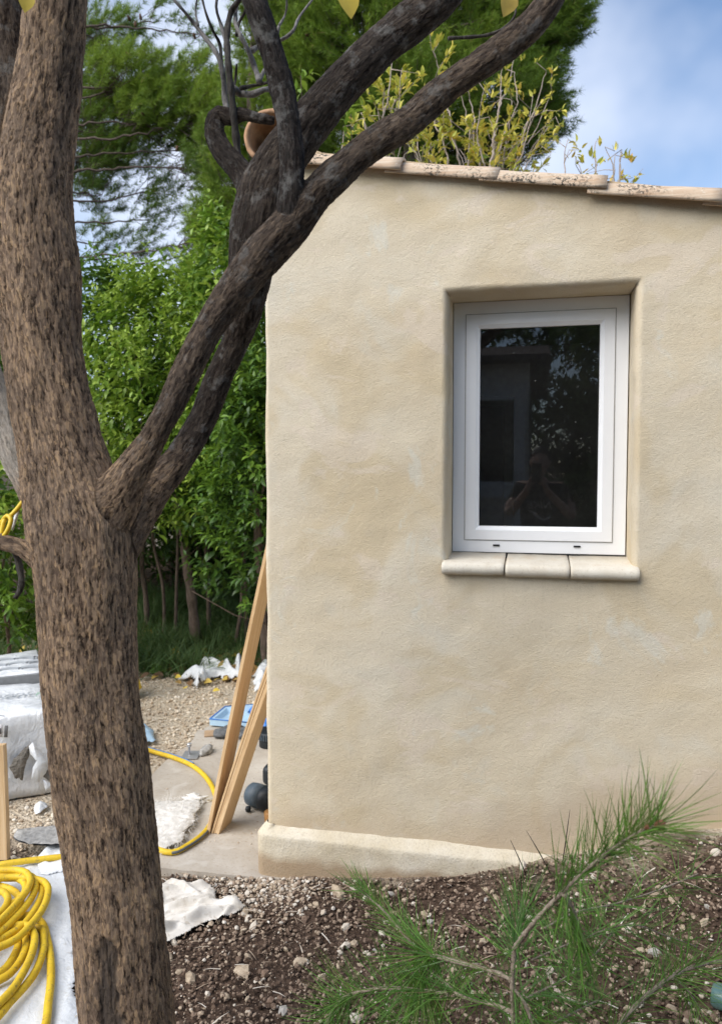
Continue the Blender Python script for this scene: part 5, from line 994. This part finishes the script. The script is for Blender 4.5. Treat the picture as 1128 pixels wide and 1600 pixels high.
b = MB(); b.lathe([(.01, -.05), (.022, -.045), (.024, 0), (.022, .05), (.01, .055)], 14, Matrix.Translation(Vector(PZ(422, 1283, .03))) @ Matrix.Rotation(.3, 4, 'X')); obj('grip', b.mesh('grip'), M['orange_brown'], tl)
tl2 = tag(empty('tool_battery', tuple(PZ(418, 1222, 0))), 'black rounded tool battery peeking out from behind the cabin corner', 'battery'); b = MB(); b.box((-.05, -.05, .0), (.05, .05, .1), Matrix.Translation(Vector(PZ(428, 1224, .0)))); o = obj('battery_body', b.mesh('battery_body'), M['tool_dark'], tl2); md = o.modifiers.new('b', 'BEVEL'); md.width = .028; md.segments = 4
# trowel / plate with bolt, lump, wool offcuts
pt = tag(empty('metal_plate', tuple(PZ(299, 1182, 0))), 'small pale metal plate with an upright bolt on the slab', 'plate'); b = MB(); Mx = Matrix.Translation(Vector(PZ(299, 1180, .005))) @ Matrix.Rotation(.25, 4, 'Z'); b.box((-.045, -.06, 0), (.045, .06, .004), Mx); obj('plate', b.mesh('plate', False), M['steel'], pt)
b = MB(); b.lathe([(.006, 0), (.006, .045), (.013, .047), (.014, .06), (.008, .066)], 10, Mx @ Matrix.Translation((-.01, 0, .004))); obj('bolt', b.mesh('bolt'), M['steel'], pt)
def lump(name, label, cat, c, s, mat, seed, sub=3, rough_=.35):
    bm = bmesh.new(); bmesh.ops.create_icosphere(bm, subdivisions=sub, radius=1.)
    for v in bm.verts:
        k = 1 + rough_ * fbm((v.co.x * 1.8 + seed, v.co.y * 1.8, v.co.z * 1.8), 4); v.co = Vector((v.co.x * k * s[0], v.co.y * k * s[1], max(v.co.z * k, -.75) * s[2])) + Vector(c)
    me = bpy.data.meshes.new(name); bm.to_mesh(me); bm.free(); me.polygons.foreach_set('use_smooth', [True] * len(me.polygons)); return tag(obj(name, me, M[mat]), label, cat)
lump('mortar_lump', 'grey lump of dried mortar beside the metal plate', 'lump', PZ(322, 1172, .018), (.035, .06, .022), 'grey_mortar', 3.)
lump('wool_tuft', 'torn white wool tuft lying behind the fibre mat', 'insulation', PZ(308, 1248, .012), (.055, .03, .018), 'fibre', 9., 4, .8)
fm = tag(empty('fibre_mat', tuple(PZ(280, 1295, 0))), 'white fibrous insulation offcut lying on the slab inside the hose curve', 'insulation')
cc = [PZ(a, b_, 0.)[:2] for a, b_ in ((215, 1262), (262, 1258), (316, 1256), (308, 1285), (284, 1322), (262, 1334), (215, 1334))]
sheet('mat_body', cc, 'fibre', None, None, .010, 26, .02, .008, .012, 31., 1.2, fm, base=lambda x, y: .0)
fx, fy2 = [], []
pp = np.array(cc); n = 1500; Xr = rng.uniform(pp[:, 0].min(), pp[:, 0].max(), n * 3); Yr = rng.uniform(pp[:, 1].min(), pp[:, 1].max(), n * 3); k = inside([tuple(q_) for q_ in cc], Xr, Yr); Xr, Yr = Xr[k][:n], Yr[k][:n]
V, F, T_ = instances(np.array([(-.02, 0, 0), (.02, 0, 0), (0, 1, .1)]), NF, np.stack([Xr, Yr, np.full(len(Xr), .034)], 1), rng.normal(size=(len(Xr), 3)) * [1, 1, .35], np.tile([0, 0, 1.], (len(Xr), 1)), rng.uniform(.02, .05, len(Xr)), np.ones(len(Xr))); tag(obj('fibres', np_mesh('fibres', V, F, False, {'tint': ('FLOAT', T_)}), M['fibre'], fm), kind='stuff')
ed = []
for i in range(len(cc)):
    a_, b_ = np.array(cc[i]), np.array(cc[(i + 1) % len(cc)]); m_ = int(np.linalg.norm(b_ - a_) / .004); t_ = rng.uniform(0, 1, m_); ed.append(a_ + (b_ - a_) * t_[:, None])
ed = np.concatenate(ed); ce = np.mean(cc, axis=0); dv = np.concatenate([ed - ce, np.full((len(ed), 1), -.06)], 1) + rng.normal(size=(len(ed), 3)) * .08
V, F, T_ = instances(np.array([(-.03, 0, 0), (.03, 0, 0), (0, 1, -.2)]), NF, np.concatenate([ed, rng.uniform(.008, .03, (len(ed), 1))], 1), dv, np.tile([0, 0, 1.], (len(ed), 1)), rng.uniform(.015, .04, len(ed)), np.ones(len(ed))); tag(obj('fringe', np_mesh('fringe', V, F, False, {'tint': ('FLOAT', T_)}), M['fibre'], fm), kind='stuff')
# mortar tray left of the trunk
ty_ = tag(empty('mortar_board', tuple(PZ(70, 1318, 0))), 'grey boat-shaped board crusted with mortar on the gravel left of the trunk', 'board')
cA = PZ(26, 1304, .035); cB = PZ(150, 1308, .035); dx_ = norm(cB - cA); L = np.linalg.norm(cB - cA); dy_ = np.array([-dx_[1], dx_[0], 0]); V = []; F = []; ns_, nt_ = 18, 9
for i in range(ns_ + 1):
    t_ = i / ns_; w_ = .075 * math.sqrt(max(.02, 1 - (2 * t_ - 1) ** 2)) + .012
    for j in range(nt_):
        u = j / (nt_ - 1) * 2 - 1; V.append(cA + dx_ * L * t_ + dy_ * w_ * u + z_ * (-.028 * (1 - u * u) * math.sin(math.pi * t_) ** .5))
n1_ = len(V)
for i in range(ns_ + 1):
    t_ = i / ns_; w_ = .072 * math.sqrt(max(.02, 1 - (2 * t_ - 1) ** 2)) + .011
    for j in range(nt_): u = j / (nt_ - 1) * 2 - 1; V.append(cA + dx_ * L * t_ + dy_ * w_ * u + z_ * (.004 + .010 * (1 - u * u) + .012 * fbm((t_ * 9, u * 3, 0))))
for o_ in (0, n1_):
    F_ = [(o_ + i * nt_ + j, o_ + (i + 1) * nt_ + j, o_ + (i + 1) * nt_ + j + 1, o_ + i * nt_ + j + 1) for i in range(ns_) for j in range(nt_ - 1)]
    me = np_mesh('b', V, F_); obj('board_shell' if o_ == 0 else 'mortar_crust', me, M['grey_pan' if o_ == 0 else 'grey_mortar'], ty_)
# ------------------------------------------------------------------ wrapped insulation packs at the left edge
def pack(label, corners, zb, zt, seed, mats=('film',)):
    c = [np.asarray(q_)[:2] for q_ in corners]; t = tag(empty('insulation_pack', (*np.mean(c, axis=0), zb)), label, 'insulation pack', 'plastic wrapped insulation packs')
    return t, c
def pack_body(t, c, zb, zt, seed, mat='film', holes=True, name='wrapping'):
    V = []; F = []; nu_, nv_ = 64, 14
    per = [];
    for i in range(4):
        a_, b_ = c[i], c[(i + 1) % 4]
        for k in range(nu_ // 4): per.append(a_ + (b_ - a_) * (k / (nu_ / 4)))
    ce_ = np.mean(c, axis=0); hz = zt - zb
    rows = [(.0, .985, 0), *[(k / 9, 1.0 + .025 * math.sin(math.pi * k / 9), 0) for k in range(10)], (1.0, .96, .012), (1.0, .7, .02), (1.0, .35, .022), (1., .02, .022)]
    for (h_, s_, ex_) in rows:
        for q_ in per:
            p_ = ce_ + (q_ - ce_) * s_; wv_ = .018 * fbm((p_[0] * 6 + seed, p_[1] * 6, h_ * 4), 4); dr_ = norm(np.array([*(q_ - ce_), 0.]))
            V.append((p_[0] + dr_[0] * wv_, p_[1] + dr_[1] * wv_, zb + hz * h_ + ex_ + (wv_ * .6 if h_ > .9 else 0)))
    n_ = len(per)
    for j in range(len(rows) - 1):
        for i in range(n_): F.append((j * n_ + i, j * n_ + (i + 1) % n_, (j + 1) * n_ + (i + 1) % n_, (j + 1) * n_ + i))
    return obj(name, np_mesh(name, V, F), M[mat], t)
A0 = PZ(94, 1236, 0); dn_ = norm((A0 - CAM) * [1, 1, 0] + [-.5, 0, 0]); A1 = A0 - np.array([dn_[1], -dn_[0], 0]) * .75
pk, c = pack('torn plastic wrapped insulation pack with grey wool showing, left of the trunk', [A1, A0, A0 + dn_ * .62, A1 + dn_ * .62], .0, .40, 1.)
pack_body(pk, c, .0, .40, 1.)
ux = norm(A0 - A1)
def on_front(px, py, off): # point on the pack's front face plane
    r_ = ray(px, py); t_ = ((A0 - dn_ * off - CAM) @ dn_) / (r_ @ dn_); return CAM + r_ * t_
def front_patch(name, pix, mat, off, jag=0.): 
    q_ = [on_front(a, b_, off) for a, b_ in pix]; ce_ = np.mean(q_, axis=0); q2 = []
    for i in range(len(q_)):
        for k in range(4):
            w_ = q_[i] + (q_[(i + 1) % len(q_)] - q_[i]) * k / 4; q2.append(w_ + (w_ - ce_) * jag * rng.uniform(-.5, 1))
    b = MB(); n_ = len(q2); b.add(q2 + [w_ + dn_ * .006 for w_ in q2] + [ce_ - dn_ * .006], [(i, (i + 1) % n_, 2 * n_) for i in range(n_)] + [(i, i + n_, (i + 1) % n_ + n_, (i + 1) % n_) for i in range(n_)]); return obj(name, b.mesh(name, True), M[mat], pk)
front_patch('torn_opening', [(17, 1198), (22, 1186), (32, 1178), (40, 1168), (47, 1166), (45, 1182), (40, 1196), (36, 1219), (24, 1214)], 'wool', .034, .12); front_patch('torn_opening', [(68, 1213), (76, 1203), (84, 1196), (90, 1222), (84, 1226)], 'wool', .036, .1)
fl = front_patch('film_flap', [(46, 1166), (52, 1160), (60, 1172), (70, 1182), (76, 1192), (72, 1208), (62, 1222), (50, 1218), (52, 1200), (60, 1186), (48, 1178)], 'plastic', .05, .05); front_patch('film_flap', [(68, 1218), (84, 1226), (80, 1234), (72, 1236)], 'plastic', .045, .05)
front_patch('printed_label', [(-6, 1133), (5, 1133), (5, 1152), (-6, 1152)], 'door_white', .040); front_patch('printed_symbol', [(8, 1134), (13.5, 1134), (12.5, 1152), (7, 1152)], 'print_dark', .040); front_patch('printed_symbol', [(-2, 1138), (3, 1138), (3, 1147), (-2, 1147)], 'print_dark', .044); front_patch('printed_band', [(-10, 1116), (8, 1119), (8, 1119.6), (-10, 1116.6)], 'print_grey', .040); front_patch('printed_label', [(-10, 1167), (11, 1167), (8, 1180), (-10, 1182)], 'print_grey', .038)
def lettering(txt, c_, xdir, ydir, size, mat, parent, name='lettering'):
    cu = bpy.data.curves.new(name, 'FONT'); cu.body = txt; cu.size = size; cu.extrude = .0006; cu.shear = .25; cu.align_x = 'CENTER'; cu.materials.append(M[mat]); to = bpy.data.objects.new('tmp', cu); COL.objects.link(to); me_ = bpy.data.meshes.new_from_object(to.evaluated_get(bpy.context.evaluated_depsgraph_get())); bpy.data.objects.remove(to); me_.materials.clear(); me_.materials.append(M[mat]); o = bpy.data.objects.new(name, me_); link(o, parent)
    xd = Vector(norm(xdir)); yd = Vector(norm(ydir)); zd = xd.cross(yd); R_ = Matrix((xd, yd, zd)).transposed().to_4x4()
    o.matrix_parent_inverse = Matrix.Identity(4); o.matrix_basis = Matrix.Translation(Vector(c_) - Vector(parent_world(parent))) @ R_; return o
lettering('ment', PZ(14, 1089, .432), ux, dn_, .11, 'print_grey', pk); lettering('R', PZ(62, 1086, .436), ux, dn_, .08, 'print_green', pk)
c2 = [A1 + dn_ * .66, A0 + dn_ * .66, A0 + dn_ * 1.25, A1 + dn_ * 1.25]; pk2, c = pack('second wrapped insulation pack with grey wave print behind the torn one', c2, .0, .44, 5.); pack_body(pk2, c, .0, .44, 5.)
for row in range(3):
    for k in range(9):
        c_ = c2[0] * [1, 1, 0] + ux * (.06 + k * .11 + row * .05) + dn_ * (.10 + row * .13) + [0, 0, .466 + .0]; b = MB(); q_ = []
        for i in range(9): t_ = i / 8; q_.append(c_ + ux * .13 * t_ + dn_ * .05 * math.sin(t_ * math.pi))
        for i in range(8, -1, -1): t_ = i / 8; q_.append(c_ + ux * .13 * t_ + dn_ * .02 * math.sin(t_ * math.pi) - dn_ * .015)
        b.add(q_ + [w_ - z_ * .02 for w_ in q_], [tuple(range(18))] + [(i, (i + 1) % 18, 18 + (i + 1) % 18, 18 + i) for i in range(18)]); obj('printed_wave', b.mesh('printed_wave', False), M['print_grey'], pk2)
b = MB(); b.box((0, 0, 0), (np.linalg.norm(A0 - A1), .03, .45), Matrix.Translation(Vector(A1 * [1, 1, 0] + dn_ * .63)) @ Matrix.Rotation(math.atan2(ux[1], ux[0]), 4, 'Z')); tag(obj('grey_board', b.mesh('grey_board', False), M['grey_pan']), 'edge of a grey board between the two wrapped packs', 'board')
# yellow sack behind the trunk
c = PZ(188, 1090, .0); sk = lump('sack', 'yellow slumped plastic sack peeking out right of the trunk', 'sack', c + np.array([0, 0, .13]), (.125, .10, .17), 'yellow_sack', 5.3, 4, .30)
lump('paper_scrap', 'white paper lying at the foot of the yellow sack', 'paper', PZ(208, 1094, .012), (.045, .03, .012), 'plastic', 8., 3, .3)

# ------------------------------------------------------------------ boards
def board(name, label, foot, head, widthdir, wd, th_, group='pine boards leaning on the cabin'):
    foot = np.asarray(foot, float); head = np.asarray(head, float); l = norm(head - foot); wv_ = norm(np.asarray(widthdir) - l * (np.asarray(widthdir) @ l)); nv2 = np.cross(l, wv_); L = np.linalg.norm(head - foot)
    V = []; co = []; K = 24; s = .0015
    for k in range(K + 1):
        t_ = L * k / K; bow = .004 * math.sin(math.pi * k / K)
        for (a_, b_) in ((0, s), (s, 0), (wd - s, 0), (wd, s), (wd, th_ - s), (wd - s, th_), (s, th_), (0, th_ - s)):
            V.append(foot + l * t_ + wv_ * a_ + nv2 * (b_ + bow)); co.append((b_ * 3 + len(label) * .37, a_, t_))
    F = [(k * 8 + i, k * 8 + (i + 1) % 8, (k + 1) * 8 + (i + 1) % 8, (k + 1) * 8 + i) for k in range(K) for i in range(8)] + [tuple(range(8))[::-1], tuple(range(K * 8, K * 8 + 8))]
    return tag(obj(name, np_mesh(name, V, F, False, {'grain': ('FLOAT_VECTOR', co)}), M['wood']), label, 'board', group)
f1 = PZ(327, 1304, .0); h1 = PY(419, 872, .20); dep = norm(PZ(361, 1284, 0) - PZ(341, 1304, 0))
f2 = PZ(333, 1303, .0); f3 = PZ(337, 1303, .0); f4 = PZ(342, 1304, .0)
def head_at(px, py, y): return PY(px, py, y)
yb = f1[1]
board('wooden_board', 'longest and most upright pine board leaning against the cabin corner', f1, PY(421, 852, yb + .06), dep, .125, .016)
board('wooden_board', 'thin pine board second from the right in the leaning stack', f2, PY(424, 1030, yb + .02), dep, .11, .010)
board('wooden_board', 'thin pine board pressed against the front face of the rightmost board', f3, PY(427, 1034, yb + .02), dep, .11, .010)
board('wooden_board', 'rightmost leaning pine board showing its broad face', f4, PY(433, 1036, yb + .02), dep, .13, .016)
pf = PZ(-4, 1344, .0); board('wooden_post', 'upright pine batten cut off by the left edge of the photo', pf, P(-10, 1165, (pf - CAM) @ _F), _R, .042, .03, None)

# ------------------------------------------------------------------ behind the camera (what the window mirrors)
hs_ = tag(empty('neighbouring_house', (-3., -6.5, 0)), 'pale house with white glazed doors mirrored in the window glass', 'house')
b = MB(); b.box((-6., -11, -.3), (-.10, -6.5, 2.95)); obj('wall', b.mesh('wall', False), M['house_wall'], hs_)
b = MB(); b.add([(-6.3, -6.2, 2.93), (.15, -6.2, 2.93), (.15, -11.3, 2.93), (-6.3, -11.3, 2.93), (-6.3, -8.75, 3.5), (.15, -8.75, 3.5), (-6.3, -6.2, 3.0), (.15, -6.2, 3.0), (.15, -11.3, 3.0), (-6.3, -11.3, 3.0)], [(0, 1, 2, 3), (6, 4, 5, 7), (9, 8, 5, 4), (0, 6, 7, 1), (2, 8, 9, 3), (1, 7, 5, 8, 2), (0, 3, 9, 4, 6)]); obj('roof', b.mesh('roof', False), M['roof_tile_far'], hs_)
for x0, x1 in ((-1.3, -.14), (-4.2, -3.0)):
    d_ = MB(); q_ = (x0, .05, x1, 2.62)
    for (dA, yA), (dB, yB) in zip([(0, -6.49), (0, -6.44), (.14, -6.44), (.14, -6.49)], [(0, -6.44), (.14, -6.44), (.14, -6.49)]): ring(d_, rect(q_, dA), rect(q_, dB), yA, yB)
    d_.box((x0 + .13, -6.485, 1.28), (x1 - .13, -6.445, 1.48)); door = obj('door', d_.mesh('door', False), M['door_white'], hs_)
    b = MB(); b.box((x0 + .1, -6.498, 1.45), (x1 - .1, -6.488, 2.5)); obj('pane', b.mesh('pane', False), M['far_glass'], door)
    b = MB(); b.box((x0 + .1, -6.497, .12), (x1 - .1, -6.487, 1.3)); obj('panel', b.mesh('panel', False), M['steel'], door)
for i, (x, y, h, r, n, lab) in enumerate(((2.0, -6.8, 4.4, 1.5, 1300, 'dark tree mirrored on the right of the window glass'), (4.4, -9., 6., 2.2, 900, 'tall tree behind the camera to the right, mirrored in the glass'), (1.9, -12., 7.5, 2.4, 1100, 'tall tree beside the mirrored house'), (-2.6, -15., 8., 3.2, 1300, 'large tree behind the mirrored house'), (-8, -17, 9., 3.4, 700, 'tree behind the mirrored house at its far end'))):
    shrub('mirrored_tree', lab, x, y, h, r, n, .4, 0.17 + .02 * i, .06, 'trees behind the camera', 'tree', 0., 3, .5, .07)
for lab, x, y, h_ in (('low bush added to close the sky gap at the lower right of the glass', 1.1, -9.2, 2.6), ('bush added to hide sky beside the mirrored trees', 2.8, -10.5, 3.0), ('bush added to hide sky in front of the mirrored tall trees', 4.8, -7.0, 2.6)): shrub('sky_gap_bush', lab, x, y, h_, 1.0, 420, .1, .15, -.08, 'added bushes behind the camera', 'shrub', 0., 2, .5, .03)  # unseen bushes added to keep bright low sky out of the reflection
# the photographer
px0, py0 = .03, -3.22; zf = float(gz(px0, py0))
pers = tag(empty('person', (px0, py0, zf)), 'person in a black printed T-shirt holding up a phone, mirrored in the window', 'person')
J = {'pel': (0, 0, .95), 'wai': (0, .0, 1.08), 'che': (0, .0, 1.28), 'nec': (0, .0, 1.44), 'nk2': (-.005, .015, 1.51),
     'sl': (-.17, 0, 1.40), 'el': (-.25, .14, 1.20), 'wl': (-.10, .285, 1.40), 'sr': (.17, 0, 1.40), 'er': (.25, .12, 1.18), 'wr': (.045, .285, 1.40),
     'hl': (-.09, 0, .90), 'kl': (-.10, .02, .49), 'al': (-.10, -.02, .09), 'tl': (-.11, .13, .03), 'hr': (.09, 0, .90), 'kr': (.11, .02, .49), 'ar': (.12, -.02, .09), 'tr': (.13, .13, .03)}
E_ = [('pel', 'wai'), ('wai', 'che'), ('che', 'nec'), ('nec', 'nk2'), ('che', 'sl'), ('sl', 'el'), ('el', 'wl'), ('che', 'sr'), ('sr', 'er'), ('er', 'wr'), ('pel', 'hl'), ('hl', 'kl'), ('kl', 'al'), ('al', 'tl'), ('pel', 'hr'), ('hr', 'kr'), ('kr', 'ar'), ('ar', 'tr')]
RD = {'pel': (.15, .11), 'wai': (.14, .10), 'che': (.165, .115), 'nec': (.075, .07), 'nk2': (.055, .055), 'sl': (.075, .075), 'sr': (.075, .075), 'el': (.046, .046), 'er': (.046, .046), 'wl': (.029, .029), 'wr': (.029, .029), 'hl': (.095, .095), 'hr': (.095, .095), 'kl': (.065, .065), 'kr': (.065, .065), 'al': (.045, .045), 'ar': (.045, .045), 'tl': (.04, .03), 'tr': (.04, .03)}
zsc = 1.0; hd = (-.005, .045, 1.62)
# fingers: short chains from each wrist
for sd_, wj, sx in (('l', 'wl', -1), ('r', 'wr', 1)):
    wx, wy, wz = J[wj]; J['p' + sd_] = (wx + sx * -.012, wy + .03, wz + .055); E_.append((wj, 'p' + sd_)); RD['p' + sd_] = (.034, .018)
    for k in range(4):
        a_ = 'f%s%d' % (sd_, k); J[a_ + 'a'] = (wx - sx * (.02 + .004 * k), wy + .048, wz + .045 + .019 * k); J[a_ + 'b'] = (wx - sx * .045, wy + .052, wz + .05 + .019 * k); J[a_ + 'c'] = (wx - sx * (.055 + .004 * k), wy + .03, wz + .052 + .019 * k)
        E_ += [('p' + sd_, a_ + 'a'), (a_ + 'a', a_ + 'b'), (a_ + 'b', a_ + 'c')]
        for s_ in 'abc': RD[a_ + s_] = (.0085, .0085)
    a_ = 't' + sd_ + 'h'; J[a_ + 'a'] = (wx - sx * .03, wy + .0, wz + .05); J[a_ + 'b'] = (wx - sx * .055, wy - .002, wz + .075); E_ += [('p' + sd_, a_ + 'a'), (a_ + 'a', a_ + 'b')]; RD[a_ + 'a'] = (.011, .011); RD[a_ + 'b'] = (.009, .009)
ks = list(J); me = bpy.data.meshes.new('body'); me.from_pydata([tuple(np.array(J[k]) + [px0, py0, zf]) for k in ks], [(ks.index(a_), ks.index(b_)) for a_, b_ in E_], [])
tmp = bpy.data.objects.new('tmp', me); COL.objects.link(tmp); tmp.modifiers.new('k', 'SKIN')
for i, k in enumerate(ks): me.skin_vertices[0].data[i].radius = RD[k]; me.skin_vertices[0].data[i].use_root = (k == 'pel')
md = tmp.modifiers.new('s', 'SUBSURF'); md.levels = 2; md.render_levels = 2
dg = bpy.context.evaluated_depsgraph_get(); bm = bmesh.new(); bm.from_mesh(bpy.data.meshes.new_from_object(tmp.evaluated_get(dg))); bpy.data.objects.remove(tmp)
hb = bmesh.ops.create_uvsphere(bm, u_segments=24, v_segments=20, radius=1.)['verts']
for v in hb:
    x, y, z2 = v.co; fx_ = 1 - .22 * max(0, -z2) ** 1.2
    X_, Y_, Z_ = x * .075 * fx_, y * .096 * (1 - .1 * max(0, -z2)), z2 * .118
    if y > 0: 
        Y_ += .022 * math.exp(-(x / .16) ** 2 - ((z2 + .12) / .20) ** 2) - .010 * (math.exp(-((x - .4) / .2) ** 2 - ((z2 - .02) / .13) ** 2) + math.exp(-((x + .4) / .2) ** 2 - ((z2 - .02) / .13) ** 2)) + .007 * math.exp(-(x / .3) ** 2 - ((z2 + .46) / .08) ** 2) + .010 * math.exp(-(x / .35) ** 2 - ((z2 + .8) / .15) ** 2)
    X_ += math.copysign(.014, x) * math.exp(-((abs(x) - 1) / .15) ** 2 - ((z2 + .02) / .22) ** 2) if abs(x) > .7 else 0
    v.co = (px0 + hd[0] + X_, py0 + hd[1] + Y_, zf + hd[2] + Z_)
me = bpy.data.meshes.new('body'); bm.to_mesh(me); bm.free()
for mt in ('skin', 'tee_black', 'trousers', 'shoe'): me.materials.append(M[mt])
for pg in me.polygons:
    x, y, z2 = pg.center[0] - px0, pg.center[1] - py0, pg.center[2] - zf; pg.use_smooth = True
    arm = abs(x) > .21 or y > .13
    pg.material_index = 3 if z2 < .11 else 2 if z2 < .97 else 1 if (z2 < 1.455 and not (y > .10 and z2 < 1.6 and arm) and not (abs(x) > .225 and z2 < 1.31)) else 0
body = obj('body', me, None, pers)
bm = bmesh.new(); bmesh.ops.create_uvsphere(bm, u_segments=24, v_segments=16, radius=1.)
for v in bm.verts:
    x, y, z2 = v.co; k = 1 + .07 * fbm((x * 4, y * 4, z2 * 4), 3); cut = .55 if y > .3 else -.25
    v.co = (px0 + hd[0] + x * .084 * k, py0 + hd[1] - .010 + y * .104 * k * (.9 if y > .5 and z2 < .6 else 1), zf + hd[2] + .014 + max(z2, cut - .35 * (1 - abs(y))) * .122 * k)
me = bpy.data.meshes.new('hair'); bm.to_mesh(me); bm.free(); me.polygons.foreach_set('use_smooth', [True] * len(me.polygons)); obj('hair', me, M['hair'], body)
fz = zf + 0
lt = lettering('NIKE', (px0 + .0, py0 + .125, zf + 1.25), (-1, 0, 0), (0, 0, 1), .085, 'print_white', pers, 'shirt_lettering')
sw_ = MB(); q_ = []
for i in range(13): t_ = i / 12; q_.append((px0 + .08 - .18 * t_, py0 + .126, zf + 1.20 - .035 * math.sin(math.pi * min(1, t_ * 1.6)) * (1 if t_ < .3 else 1) + .05 * max(0, t_ - .25)))
for i in range(12, -1, -1): t_ = i / 12; q_.append((px0 + .08 - .18 * t_, py0 + .126, zf + 1.20 - .055 * math.sin(math.pi * min(1, .12 + t_ * .95)) * (1 - .4 * t_) + .05 * max(0, t_ - .25) - .002))
sw_.add(q_ + [(a_, b_ - .012, c_) for a_, b_, c_ in q_], [tuple(range(26))] + [(i, (i + 1) % 26, 26 + (i + 1) % 26, 26 + i) for i in range(26)]); obj('shirt_emblem', sw_.mesh('shirt_emblem', False), M['print_white'], pers)
b = MB(); b.box((-.036, -.004, -.055), (.036, .004, .095)); ph = obj('phone', b.mesh('phone', False), M['phone_black']); tag(ph, 'black phone held up by the mirrored person', 'phone'); ph.location = (.0, -2.868, 1.572); md = ph.modifiers.new('b', 'BEVEL'); md.width = .003; md.segments = 2
b = MB(); b.lathe([(.008, 0), (.009, .001), (.008, .003)], 14, Matrix.Translation((0, .004, .022)) @ Matrix.Rotation(rad(-90), 4, 'X')); obj('lens', b.mesh('lens'), M['far_glass'], ph, rel=False)
